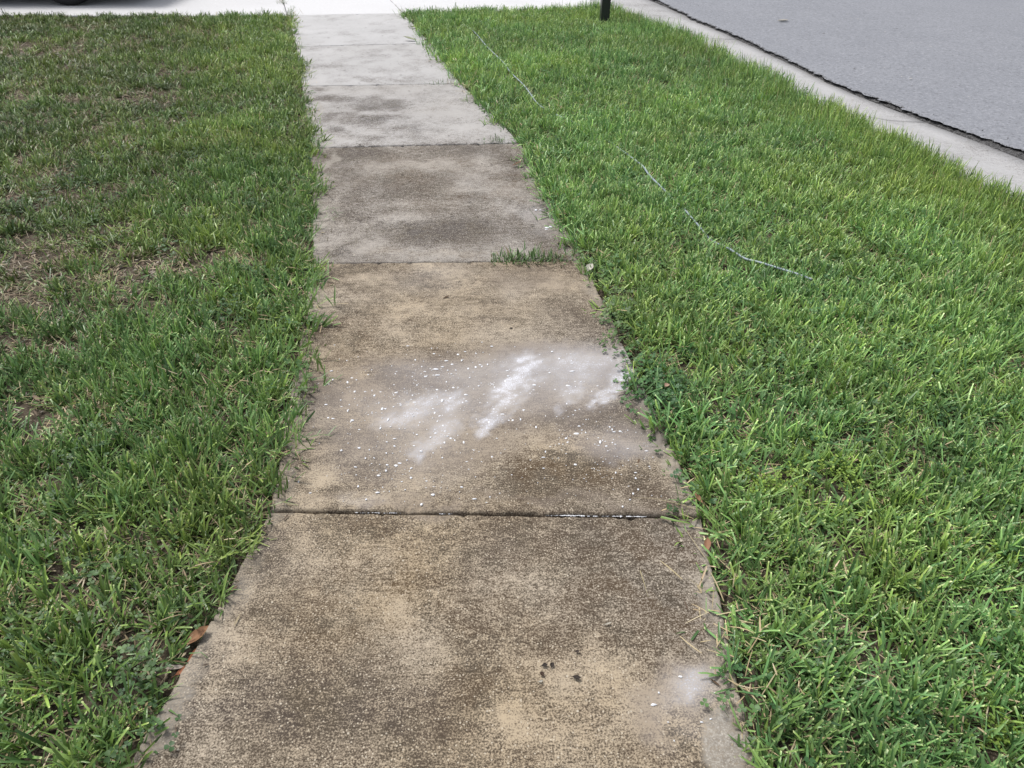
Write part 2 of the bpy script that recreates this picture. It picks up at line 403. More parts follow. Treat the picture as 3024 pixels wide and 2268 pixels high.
CLEAN = [(z6(2085, 790, 62, 90), .85), (z6(1990, 340, 60, 60), .45), (z6(2000, 260, 50, 90), .5), (z5(1690, 290, 60, 90), .9), (z5(1650, 200, 26, 60), .7), (z5(1760, 460, 60, 50), .5), (z5(1930, 760, 80, 60), .55),
         (z6(330, 360, 90, 90), .35), (z6(170, 740, 90, 120), .55), (z6(240, 600, 60, 60), .5), (z4(285, 250, 40, 150), .75), (z4(290, 60, 50, 40), .5), (z2(240, 800, 30, 150), .6), (z5(60, 860, 70, 100), .3), (z5(1960, 1010, 90, 20), .7)]

def slab_maps(x, y, near):
    """near: 0 = clean far slab ... 1 = the dirty slabs in front"""
    wx = (fbm(x, y, 5, 3) - .5) * .16 + (fbm(x, y, 22, 9) - .5) * .05
    wy = (fbm(x, y, 5, 5) - .5) * .20 + (fbm(x, y, 22, 12) - .5) * .05
    X, Y = x + wx, y + wy
    n1, n2 = fbm(x, y, 3.2, 31), fbm(x, y, 11, 41)
    grime = near * (0.44 + 0.34 * sstep(.32, .70, n1) + .9 * (n2 - .45) + .08 * sstep(1.5, 1.8, y))
    warm = np.clip(.5 + 1.4 * (fbm(x, y, 2.6, 71) - .5), 0, 1)
    brk = .35 + 1.3 * fbm(x, y * .8, 17, 151, 5)
    grime = grime + (1 - near) * .9 * (fbm(x, y, 9, 161, 5) - .46)
    for s, a, w in DARK:
        m = m_ell(X, Y, s, .75) * a * brk
        grime = grime + m
        warm = warm * (1 - m) + w * m
    tan = near * (0.62 + .6 * (fbm(x, y, 2.3, 55) - .35))
    for s, a in TAN:
        m = m_ell(X, Y, s, .75)
        tan = np.maximum(tan, m * a * (.7 + .6 * n2))
        grime = grime * (1 - .22 * m * a)
    wet = np.zeros_like(x)
    for s, a in WET:
        wet = np.maximum(wet, m_ell(X, Y, s, .4) * a)
    wet = wet * sstep(.25, .5, fbm(x, y, 9, 88) + .12)
    grime = grime * (1 - .25 * wet)
    white = np.zeros_like(x)
    wpx, wpy = x + wx * .55 + (fbm(x, y, 40, 131) - .5) * .05, y + wy * .55 + (fbm(x, y, 40, 137) - .5) * .06
    sa, ca = math.sin(.55), math.cos(.55)                   # brush streaks run down to the left
    sx, sy = x * ca - y * sa, x * sa + y * ca
    br = sstep(.25, .70, .55 * fbm(sx * 2.4, sy * .8, 16, 97, 4) + .45 * fbm(x, y, 30, 99, 3))
    haze = np.zeros_like(x)
    for s, a in WHITE_E:
        haze = haze + m_ell(wpx, wpy, s, .95) * a * (.85 + .25 * br)
    for p0, p1, r0, r1, a in WHITE_C:
        white = np.maximum(white, m_cap(wpx, wpy, p0, p1, r0, r1) * a * (.35 + .95 * br))
    white = .95 * (1 - np.exp(-(haze * .80 + white * 1.25)))
    clean = np.zeros_like(x)
    for s, a in CLEAN:
        clean = np.maximum(clean, m_ell(X, Y, s, .22) * a)
    de = np.minimum(x - XL(y), XR(y) - x)                    # distance from the side edges
    e = sstep(.06, .0, de + (fbm(x, y, 14, 61) - .5) * .14) * .34
    clean = np.maximum(clean, e * (.35 + .65 * near))
    grime = .72 * np.tanh(np.maximum(grime, 0) / .72)
    return grime, tan, white, wet, clean, warm

def build_slab(name, c, res, parent, maps, inset=(.005, .005), lift=0.0, tilt=0.0, jit=.004, thick=.10, seed=0, mat=None):
    """c = four ground corners: near-left, near-right, far-right, far-left. maps(x, y) -> m1, m2"""
    nl, nr, fr, fl = [np.array(q, float) for q in c]
    L = (np.linalg.norm(fl - nl) + np.linalg.norm(fr - nr)) / 2
    W = (np.linalg.norm(nr - nl) + np.linalg.norm(fr - fl)) / 2
    def axis(n, length, i0, i1):
        b = np.array([0.0, .003, .008, .015]) / length
        return np.concatenate([i0 / length + b, np.linspace(i0 / length + .02 / length, 1 - i1 / length - .02 / length, n)[0:], (1 - i1 / length - b)[::-1]])
    us, vs = axis(max(3, int(W / res)), W, .0, .0), axis(max(3, int(L / res)), L, *inset)
    U, V = np.meshgrid(us, vs)
    A = (nl[None, None] * (1 - U)[..., None] + nr * U[..., None]) * (1 - V)[..., None] + (fl * (1 - U)[..., None] + fr * U[..., None]) * V[..., None]
    x, y = A[..., 0], A[..., 1]
    du = np.minimum(U, 1 - U) * W
    dv = np.minimum(V - inset[0] / L, 1 - inset[1] / L - V) * L
    x = x + (fbm(x, y, 30, 5 + seed) - .5) * jit * 2.2 * np.exp(-du / .03) + (fbm(y, x, 2.5, 15 + seed) - .5) * jit * 5 * np.exp(-du / .05)
    y = y + (fbm(x, y, 34, 25 + seed) - .5) * jit * 1.6 * np.exp(-dv / .02)
    d = np.minimum(du, dv)
    rr = .007
    z = np.where(d < rr, -(rr - np.sqrt(np.maximum(0, rr * rr - (rr - np.clip(d, 0, rr)) ** 2))), 0.0) + lift + tilt * (V - .5)
    z = z + (fbm(x, y, 2.2, 77) - .5) * .006 + (fbm(x, y, 40, 78, 2) - .5) * .0012
    z = z - np.where(d < .03, np.maximum(0, fbm(x, y, 45, 91 + seed) - .60) * .05, 0)
    ny, nx = x.shape
    idx = np.arange(nx * ny).reshape(ny, nx)
    verts = np.stack([x, y, z], -1).reshape(-1, 3)
    q = np.stack([idx[:-1, :-1], idx[:-1, 1:], idx[1:, 1:], idx[1:, :-1]], -1).reshape(-1, 4)
    ring = np.concatenate([idx[0, :], idx[1:, -1], idx[-1, -2::-1], idx[-2:0:-1, 0]])
    low = verts[ring].copy(); low[:, 2] = lift - thick
    n0 = len(verts); m = len(ring)
    a = np.arange(m); b = (a + 1) % m
    side = np.stack([ring[a], n0 + a, n0 + b, ring[b]], -1)
    verts = np.concatenate([verts, low])
    m1, m2 = maps(verts[:, 0], verts[:, 1])
    return mesh_obj(name, verts, np.concatenate([q, side]).tolist(), mat or M_CON, parent, True, {"m1": m1, "m2": m2})

def pack(*c):
    return np.clip(np.stack(c, -1), 0, 1)

def walk_maps(near, base):
    def f(x, y):
        g, t, w, we, cl, wa = slab_maps(x, y, near)
        bb = np.full_like(x, base) + (fbm(x, y, 3, 8) - .5) * .25
        return pack(g, t * near * (.5 if base == .34 else 1.0), w, we), pack(cl, wa, bb, np.full_like(x, .35 + .65 * near))
    return f

def plain_maps(base, grime=.05, speck=.25, tan=.0):
    def f(x, y):
        g = grime * (1 + 3 * (fbm(x, y, 2.5, 19) - .5)) + .12 * sstep(.62, .8, fbm(x, y, 7, 23))
        o = np.zeros_like(x)
        return pack(g, o + tan, o, o), pack(o, o + .2, o + base + (fbm(x, y, 1.7, 4) - .5) * .2, o + speck)
    return f

# ------------------------------------------------------------------ the setting: ground, soil, walk, driveway, kerb, road
def sheet(name, x0, x1, y0, y1, nx, ny, zf, mat, clip=None):
    xs, ys = np.linspace(x0, x1, nx), np.linspace(y0, y1, ny)
    X, Y = np.meshgrid(xs, ys); Z = zf(X, Y)
    idx = np.arange(nx * ny).reshape(ny, nx)
    q = np.stack([idx[:-1, :-1], idx[:-1, 1:], idx[1:, 1:], idx[1:, :-1]], -1).reshape(-1, 4)
    return mesh_obj(name, np.stack([X, Y, Z], -1).reshape(-1, 3), q.tolist(), mat, None, True)

def soil_z(x, y):
    z = -.020 + (fbm(x, y, 1.1, 301) - .5) * .02 + (fbm(x, y, 9, 302) - .5) * .014
    return z

M_FIELD = mat_simple("distant_turf", (0.07, 0.10, 0.035), 0.95, 0.1, 0.4, 0.6)
g = sheet("ground", -700, 700, -700, 700, 3, 3, lambda x, y: x * 0 - .16, M_FIELD)
tag(g, "flat ground under the lawns and out to the horizon", "ground", kind="structure")
s = sheet("lawn_soil", -13, 5.6, -4, 9.3, 240, 180, lambda x, y: np.where((x > XL(y)) & (x < XR(y)), -.075, np.where(x > XKI(y) - .02, -.12, soil_z(x, y))), M_SOIL)
tag(s, "dark brown lawn soil with litter showing through thin grass", "soil", kind="structure")

walk = empty("sidewalk")
tag(walk, "stained concrete sidewalk curving away between two lawns", "sidewalk", kind="structure")
NEAR = [1.0, 1.0, 0.97, 0.85, 0.40, 0.26, 0.18]
BASE = [.40, .40, .36, .34, .44, .54, .62]
RES = [.05, .009, .009, .013, .018, .022, .03]
LIFT = [0, 0, .005, .0, .001, .0, .0]
for i in range(7):
    build_slab("slab", (JL[i], JR[i], JR[i + 1], JL[i + 1]), RES[i], walk, walk_maps(NEAR[i], BASE[i]),
               (.0045 if i == 2 else .008, .0035 if i == 1 else .008), LIFT[i], 0, .004, .10, i * 3)
# soil in the joints
bed_v, bed_f = [], []
for i in range(8):
    n0 = len(bed_v)
    for (p, q) in ((JL[i], -1), (JR[i], 1)):
        bed_v += [(p[0] - q * .02, p[1] - .03, -.026), (p[0] - q * .02, p[1] + .03, -.026)]
    bed_f.append((n0, n0 + 2, n0 + 3, n0 + 1))
mesh_obj("joint_soil", bed_v, bed_f, M_SOIL, walk)

drive = empty("driveway", (0, 0, 0))
tag(drive, "pale clean concrete driveway crossing the end of the sidewalk", "driveway", kind="structure")
dirv = np.array([-0.30, 1.0]); l6, r6 = JL[7], JR[7]
l7, r7 = P(835, 0), P(1160, 0)
l7 = l6 + (l7 - l6) * 1.0; r7 = r6 + (r7 - r6) * 1.0
lq = [l6, l6 + dirv * 1.5, l6 + dirv * 3.0, l6 + dirv * 4.6]
rq = [r6, r6 + dirv * 1.5, r6 + dirv * 3.0, r6 + dirv * 4.6]
for i in range(3):
    build_slab("slab", (lq[i], rq[i], rq[i + 1], lq[i + 1]), .07, drive, plain_maps(.97, .02), (.004, .004), -.002, seed=40 + i)
xs_l = [-12.0, -7.4, None]
for i in range(2):
    for j in range(2):
        def edge(k, t):
            if k == 2: return l6 + dirv * t + np.array([-.012, 0])
            return np.array([xs_l[k] - .3 * t, DRIVE_L(xs_l[k]) + t])
        a, b = (0.0, 2.3) if j == 0 else (2.3, 4.6)
        build_slab("slab", (edge(i, a), edge(i + 1, a), edge(i + 1, b), edge(i, b)), .07, drive, plain_maps(.95, .03), (.004, .004), -.004, seed=50 + i * 2 + j)
for j in range(2):
    a, b = (0.0, 2.3) if j == 0 else (2.3, 4.6)
    yk = lambda t: 9.52 + t
    build_slab("slab", (r6 + dirv * a + [.012, .0], [XKI(yk(a)) - .006, yk(a)], [XKI(yk(b)) - .006, yk(b)], r6 + dirv * b + [.012, 0]), .07, drive, plain_maps(.97, .02), (.004, .004), -.006, seed=60 + j)

kerb = empty("kerb")
tag(kerb, "low grey concrete kerb and gutter strip between grass and road", "kerb", kind="structure")
KB = [-4.0, -1.0, 2.1, 5.35, 8.1, 11.1, 14.1, 18.3]
for i in range(len(KB) - 1):
    ny = 60
    ys = np.linspace(KB[i] + .004, KB[i + 1] - .004, ny)
    prof = [(-.0, -.14), (.0, -.02), (.012, -.006), (.03, 0.0), (.18, -.006), (.36, -.022), (.60, -.045), (.80, -.050), (1.02, -.050), (1.02, -.14)]
    V = []
    for y in ys:
        ki, ko = XKI(y), XKO(y)
        for (t, z) in prof:
            wob = (fbm(np.array(y), np.array(t * 3.0), 5, 400) - .5) * .012
            V.append((ki + (ko - ki) * t + wob, y - .06 * t, z + (fbm(np.array(y), np.array(t), 8, 410) - .5) * .004))
    m = len(prof); F = []
    for r in range(ny - 1):
        for c_ in range(m - 1):
            F.append((r * m + c_, r * m + c_ + 1, (r + 1) * m + c_ + 1, (r + 1) * m + c_))
    for r in (0, ny - 1):
        F.append(tuple(r * m + c_ for c_ in (range(m) if r else reversed(range(m)))))
    V = np.array(V)
    m1, m2 = plain_maps(.56, .22, .5, .0)(V[:, 0], V[:, 1])
    mesh_obj("kerb_section", V, F, M_CON, kerb, True, {"m1": m1, "m2": m2})

# road: a strip that follows the kerb, its broken edge a child
ys = np.concatenate([np.linspace(-4, 2, 40), np.linspace(2.05, 11, 420), np.linspace(11.2, 18.5, 40)])
off = np.array([0.0, .02, .06, .14, .3, .7, 1.5, 3.0, 5.0, 9.0, 16.0])
V = []
rag = (fbm(ys, ys * 0, 1.6, 500) - .5) * .10 + (fbm(ys, ys * 0, 14, 510) - .5) * .03 - .008
chip = (fbm(ys, ys * 0, 38, 515, 3) - .5) * .06
crumb = sstep(5.6, 4.4, ys) * .06
for j, y in enumerate(ys):
    for t in off:
        x = XKO(y) + rag[j] * math.exp(-t / .25) + chip[j] * math.exp(-t / .05) + crumb[j] * math.exp(-t / .3) + .022 + t
        z = -.018 + (fbm(np.array(x), np.array(y), 3, 520) - .5) * .008 - .010 * math.exp(-t / .03) + .015 * min(1, t / 3.0)
        V.append((x, y + .02 * t, z))
m = len(off)
F = [(r * m + c_, r * m + c_ + 1, (r + 1) * m + c_ + 1, (r + 1) * m + c_) for r in range(len(ys) - 1) for c_ in range(m - 1)]
road = mesh_obj("road", V, F, M_ASPH, None, True)
tag(road, "grey asphalt road with a crumbling edge along the kerb", "road", kind="structure")
V, F = [], []
offs = [-.030, -.012, .004, .018, .032, .060]
zz = [-.054, -.046, -.043, -.041, -.040, -.040]
for j, y in enumerate(ys):
    for q, t in enumerate(offs):
        wide = 1.0 + crumb[j] * 14 * (t > 0)
        x = XKO(y) + rag[j] + crumb[j] * (0.1 if q < 2 else .55) + .035 + t * wide + (vnoise(np.array(y), np.array(q * 1.7), 45, 530) - .5) * .022
        z = zz[q] + (vnoise(np.array(y), np.array(q * 2.3), 60, 540) - .5) * (.012 if 0 < q < 5 else .003)
        V.append((x, y, z))
m = len(offs)
F = [(r * m + c_, r * m + c_ + 1, (r + 1) * m + c_ + 1, (r + 1) * m + c_) for r in range(len(ys) - 1) for c_ in range(m - 1)]
mesh_obj("broken_edge", V, F, M_BROKEN, road)
# loose stones of the broken edge
gv, gf = [], []
for k_ in range(1500):
    y = rng.uniform(2.5, 10); w = crumb_w = float(sstep(np.array(5.8), np.array(4.6), np.array(y)))
    x = float(XKO(y)) + .02 + abs(rng.normal()) * (.010 + .05 * w) + np.interp(y, ys, rag) + .04 * w
    r = rng.uniform(.002, .0075); n0 = len(gv)
    z0 = -.03 + r * .5 if x < float(XKO(y)) + .06 + .08 * w else -.012
    for (a, b, c_) in ((1, 0, 0), (-1, 0, 0), (0, 1, 0), (0, -1, 0), (0, 0, 1), (0, 0, -1)):
        j_ = rng.uniform(.6, 1.3)
        gv.append((x + a * r * j_, y + b * r * j_, z0 + c_ * r * j_))
    gf += [(n0 + a, n0 + b, n0 + c_) for a, b, c_ in ((0, 2, 4), (2, 1, 4), (1, 3, 4), (3, 0, 4), (2, 0, 5), (1, 2, 5), (3, 1, 5), (0, 3, 5))]
M_STONE = mat_simple("loose_stones", (0.17, 0.17, 0.175), 0.9, 0.3, 0.7, 40)
go = mesh_obj("edge_gravel", gv, gf, M_STONE, road); go["kind"] = "stuff"

# ------------------------------------------------------------------ grass prototypes
def blade(V, F, C, base, az, lean, curve, L, w, tipw, fold, rnd, dead, r2, segs=3, twist=0.0):
    """one blade: a folded strip that leans and bends along azimuth az"""
    d = np.array([math.cos(az), math.sin(az)])
    p = np.array(base, float); n0 = len(V); a = lean
    for s in range(segs + 1):
        t = s / segs
        ww = w * (0.62 + 0.38 * min(1, t * 2.2)) * (1 if t < .55 else 1 + (tipw - 1) * ((t - .55) / .45) ** 1.6) / 2
        ta = az + math.pi / 2 + twist * t
        side = np.array([math.cos(ta), math.sin(ta), 0.0])
        up = np.array([-d[0] * math.cos(a), -d[1] * math.cos(a), math.sin(a)])
        f = fold * (1 - .4 * t)
        for q in (-1, 0, 1):
            v = p + side * (q * ww * math.cos(f)) + (up * (abs(q) * ww * math.sin(f)))
            V.append(v); C.append((rnd, t, dead, r2))
        step = L / segs
        p = p + np.array([d[0] * math.sin(a), d[1] * math.sin(a), math.cos(a)]) * step
        a = a + curve / segs
    for s in range(segs):
        for q in range(2):
            i = n0 + s * 3 + q
            F.append((i, i + 1, i + 4, i + 3))

def proto(name, V, F, C, mat):
    return mesh_obj(name, np.array(V), F, mat, None, True, {"bcol": np.array(C)}, link=False)

def clump_sa(seed, nodes=7, dead_p=.10, Lr=(.034, .086), wr=(.0036, .0070), lean=(.05, .95), rad=.05):
    r = np.random.default_rng(seed); V, F, C = [], [], []
    for n in range(nodes):
        bx, by = r.normal(0, rad * .6, 2)
        fan = r.uniform(0, 6.28); nb = r.integers(3, 6); tiltn = r.uniform(*lean)
        nrnd = r.uniform(0, 1)
        for b in range(nb):
            dead = 1.0 if r.random() < dead_p else 0.0
            az = fan + r.choice([0, math.pi]) + r.normal(0, .55)
            ln = np.clip(tiltn + r.normal(0, .28), 0.02, 1.35) if not dead else r.uniform(.9, 1.5)
            L = r.uniform(*Lr) * (1 if not dead else .9)
            tipw = r.uniform(.55, .9) if r.random() < .65 else r.uniform(.08, .3)
            blade(V, F, C, (bx + r.normal(0, .004), by + r.normal(0, .004), -.004), az, ln, r.uniform(-.1, .75), L, r.uniform(*wr) * (1 if not dead else .6), tipw, r.uniform(.1, .65), np.clip(nrnd + r.normal(0, .25), 0, 1), dead, r.random(), 3, r.normal(0, .35))
    for n in range(6):                                   # short undergrowth and clippings
        bx, by = r.normal(0, rad * .8, 2)
        dead = 1.0 if r.random() < .30 else 0.0
        blade(V, F, C, (bx, by, .002 + r.random() * .012), r.uniform(0, 6.28), r.uniform(.7, 1.5), r.uniform(-.3, .5), r.uniform(.015, .04), r.uniform(.0018, .0045), .4, .3, r.uniform(0, .6), dead, r.random(), 2)
    return V, F, C

def clump_thin(seed, n=22):
    r = np.random.default_rng(seed); V, F, C = [], [], []
    for b in range(n):
        bx, by = r.normal(0, .022, 2)
        blade(V, F, C, (bx, by, -.004), r.uniform(0, 6.28), r.uniform(.02, .55), r.uniform(0, .7), r.uniform(.045, .10), r.uniform(.0022, .0042), r.uniform(.1, .6), r.uniform(.1, .5), r.uniform(.45, 1), 1.0 if r.random() < .06 else 0.0, r.random(), 4)
    return V, F, C

def clump_straw(seed, n=22):
    r = np.random.default_rng(seed); V, F, C = [], [], []
    for b in range(n):
        bx, by = r.normal(0, .04, 2)
        blade(V, F, C, (bx, by, r.uniform(.0, .012)), r.uniform(0, 6.28), r.uniform(.9, 1.62), r.uniform(-.4, .4), r.uniform(.02, .07), r.uniform(.0014, .0042), .4, .3, .5, 1.0, r.random() ** 1.5, 3)
    return V, F, C

def leaflet(V, F, C, c, az, tilt, R, rnd, r2, cup=.25):
    n0 = len(V); d = np.array([math.cos(az), math.sin(az)]); s = np.array([-d[1], d[0]])
    for (u, v) in ((0, 0), (.45, -.48), (.95, -.42), (1.0, 0), (.95, .42), (.45, .48), (.55, 0)):
        h = math.sin(tilt) * u * R + cup * abs(v) * R * .9
        q = d * (u * R * math.cos(tilt)) + s * (v * R)
        V.append((c[0] + q[0], c[1] + q[1], c[2] + h)); C.append((rnd, .5, 0.0, r2 * .4))
    for a, b in ((0, 1), (1, 2), (2, 3), (3, 4), (4, 5), (5, 0)):
        F.append((n0 + a, n0 + b, n0 + 6))

def clump_clover(seed, n=13, R0=(.007, .0125), hh=(.012, .045), rad=.035):
    r = np.random.default_rng(seed); V, F, C = [], [], []
    for k_ in range(n):
        x, y = r.normal(0, rad, 2); h = r.uniform(*hh); az = r.uniform(0, 6.28); R = r.uniform(*R0); rn = r.random()
        blade(V, F, C, (x * .7, y * .7, -.005), math.atan2(y, x), math.atan2(math.hypot(x, y) * .3, h), 0, h + .006, .0014, .9, .1, rn, 0, .1, 2)
        for j in range(3):
            leaflet(V, F, C, (x, y, h), az + j * 2.094, r.uniform(-.25, .35), R, rn, r.random())
    return V, F, C

def clump_feather(seed, n=9):
    r = np.random.default_rng(seed); V, F, C = [], [], []
    for k_ in range(n):
        x, y = r.normal(0, .022, 2); az = r.uniform(0, 6.28); ln = r.uniform(.05, .7); L = r.uniform(.03, .06)
        blade(V, F, C, (x, y, -.004), az, ln, .3, L, .0014, .8, .1, r.random(), 0, .2, 2)
        for j in range(12):
            t = (j + 1) / 12
            c = (x + math.cos(az) * math.sin(ln + .15) * L * t, y + math.sin(az) * math.sin(ln + .15) * L * t, math.cos(ln + .15) * L * t)
            leaflet(V, F, C, c, j * 2.4 + r.normal(0, .3), r.uniform(0, .7), r.uniform(.004, .0075), r.random(), r.random(), .15)
    return V, F, C

def clump_plantain(seed):
    r = np.random.default_rng(seed); V, F, C = [], [], []
    for k_ in range(7):
        blade(V, F, C, (r.normal(0, .004), r.normal(0, .004), .0), k_ * .9 + r.normal(0, .2), r.uniform(.5, 1.1), r.uniform(.2, .7), r.uniform(.04, .065), r.uniform(.012, .018), .25, .35, r.uniform(.3, .9), 0, r.random() * .5, 5)
    return V, F, C

pc = bpy.data.collections.new("turf_prototypes")            # referenced by the geometry nodes only
NAMES = []
def addp(kind, i, data, mat):
    nm = "%s_%02d" % (kind, i)
    pc.objects.link(proto(nm, *data, mat)); NAMES.append(nm)
for i in range(8): addp("a_turf_clump", i, clump_sa(100 + i), M_GRASS)
for i in range(4): addp("b_turf_flat", i, clump_sa(150 + i, 5, .2, (.03, .065), (.004, .007), (.75, 1.35)), M_GRASS)
for i in range(4): addp("c_turf_thin", i, clump_thin(200 + i), M_GRASS)
for i in range(4): addp("d_turf_straw", i, clump_straw(230 + i), M_GRASS)
for i in range(4): addp("e_clover_clump", i, clump_clover(260 + i), M_WEED)
for i in range(4): addp("f_feather_weed", i, clump_feather(280 + i), M_FEATHER)
for i in range(3): addp("g_broad_weed", i, clump_plantain(300 + i), M_WEED)
for i in range(3): addp("h_sparse_turf", i, clump_sa(330 + i, 2, .25, (.025, .06), (.0035, .006), (.3, 1.2), .03), M_GRASS)
IDX = {k_: [j for j, n in enumerate(sorted(NAMES)) if n.startswith(k_)] for k_ in "abcdefgh"}

def gn_scatter(name, pts, rots, scl, idx, tint, label, cat):
    me = bpy.data.meshes.new(name)
    me.vertices.add(len(pts)); me.vertices.foreach_set("co", np.asarray(pts, np.float32).ravel())
    a = me.attributes.new("rot", 'FLOAT_VECTOR', 'POINT'); a.data.foreach_set("vector", np.asarray(rots, np.float32).ravel())
    a = me.attributes.new("scl", 'FLOAT_VECTOR', 'POINT'); a.data.foreach_set("vector", np.asarray(scl, np.float32).ravel())
    a = me.attributes.new("pick", 'INT', 'POINT'); a.data.foreach_set("value", np.asarray(idx, np.int32))
    a = me.attributes.new("tint", 'FLOAT_COLOR', 'POINT'); a.data.foreach_set("color", np.asarray(tint, np.float32).ravel())
    o = bpy.data.objects.new(name, me); COL.objects.link(o)
    for m_ in (M_GRASS, M_WEED, M_FEATHER): me.materials.append(m_)
    tree = bpy.data.node_groups.new(name + "_nodes", 'GeometryNodeTree')
    tree.interface.new_socket("Geometry", in_out='INPUT', socket_type='NodeSocketGeometry')
    tree.interface.new_socket("Geometry", in_out='OUTPUT', socket_type='NodeSocketGeometry')
    N = tree.nodes; gi, go_ = N.new("NodeGroupInput"), N.new("NodeGroupOutput")
    ci = N.new("GeometryNodeCollectionInfo"); ci.inputs["Collection"].default_value = pc
    ci.inputs["Separate Children"].default_value = True; ci.inputs["Reset Children"].default_value = True
    ip = N.new("GeometryNodeInstanceOnPoints"); ip.inputs["Pick Instance"].default_value = True
    def na(nm, t):
        q = N.new("GeometryNodeInputNamedAttribute"); q.data_type = t; q.inputs["Name"].default_value = nm; return q.outputs[0]
    e2r = N.new("FunctionNodeEulerToRotation")
    L = tree.links
    L.new(gi.outputs[0], ip.inputs["Points"]); L.new(ci.outputs[0], ip.inputs["Instance"])
    L.new(na("pick", 'INT'), ip.inputs["Instance Index"])
    L.new(na("rot", 'FLOAT_VECTOR'), e2r.inputs[0]); L.new(e2r.outputs[0], ip.inputs["Rotation"])
    L.new(na("scl", 'FLOAT_VECTOR'), ip.inputs["Scale"]); L.new(ip.outputs[0], go_.inputs[0])
    md = o.modifiers.new("scatter", 'NODES'); md.node_group = tree
    return tag(o, label, cat, kind="stuff")

def hose_dist(x, y, pts):
    d = np.full(x.shape, 9.0)
    for a, b in zip(pts[:-1], pts[1:]):
        e = b - a; t = np.clip(((x - a[0]) * e[0] + (y - a[1]) * e[1]) / (e @ e), 0, 1)
        d = np.minimum(d, np.hypot(x - a[0] - t * e[0], y - a[1] - t * e[1]))
    return d

# path of the grey tube (photo pixels -> ground), with how far it shows above the turf
HOSE_PX = [(1370, 58, 0), (1383, 77, 1), (1408, 97, 1), (1433, 131, 1), (1462, 158, 1), (1492, 185, 1), (1505, 208, .8), (1541, 240, 1), (1568, 275, 1), (1587, 307, 1), (1636, 327, .7), (1690, 350, .7), (1750, 377, .6), (1835, 425, .4), (1885, 470, .7), (1900, 485, 1), (1915, 512, 1), (1939, 534, 1), (1967, 558, .9), (1994, 583, .7), (2026, 613, .8), (2037, 626, .8), (2072, 659, .6), (2105, 690, .1), (2140, 713, .7), (2175, 737, .8), (2203, 752, .6), (2232, 763, .9), (2284, 781, .95), (2351, 802, 1.0), (2400, 818, .9)]
HP = [P(a, b, .03) for a, b, c in HOSE_PX]
HZ = [c for a, b, c in HOSE_PX]

# bare places in the left lawn (photo ellipses -> ground)
BARE = [((60, 800, 300, 90), .66), ((300, 720, 150, 50), .55), ((420, 790, 130, 50), .7), ((620, 765, 150, 35), .7), ((250, 880, 200, 60), .5), ((430, 285, 110, 28), .75), ((540, 205, 90, 14), .6), ((110, 150, 170, 22), .6), ((190, 290, 150, 16), .5),
        ((60, 560, 140, 40), .6), ((280, 450, 180, 30), .4), ((660, 1010, 60, 30), .5), ((420, 920, 80, 30), .5), ((300, 560, 120, 25), .5), ((280, 80, 90, 8), .5), ((100, 1180, 130, 40), .35), ((560, 350, 120, 20), .4), ((90, 1010, 160, 30), .35), ((610, 830, 60, 20), .4),
        ((600, 1930, 45, 45), .95), ((560, 2010, 50, 40), .8), ((640, 1840, 22, 40), .8), ((520, 2110, 30, 30), .6)]

def lawn_points(side, dens, y0, y1, x0, x1):
    n = int((x1 - x0) * (y1 - y0) * dens)
    x, y = rng.uniform(x0, x1, n), rng.uniform(y0, y1, n)
    if side < 0:
        ov = -.014 + (.005 + .07 * fbm(y, y * 0, 2.3, 881)) * sstep(1.35, 1.6, y)
        keep = (x < XL(y) + ov + rng.normal(0, .020, n)) & (y < DRIVE_L(x) - .01)
    else:
        ov = .004 - .040 * fbm(y, y * 0, 2.6, 882) * sstep(1.3, 1.7, y)
        keep = (x > XR(y) + ov + rng.normal(0, .018, n)) & (x < XKI(y) - .012) & (y < DRIVE_R(x) - .03)
    keep &= rng.random(n) > .38 * sstep(3.5, 6.5, y)
    # only what a viewer a step to either side could see
    keep &= np.abs(x) < .78 * (y + .9) + 1.3
    x, y = x[keep], y[keep]
    return x, y

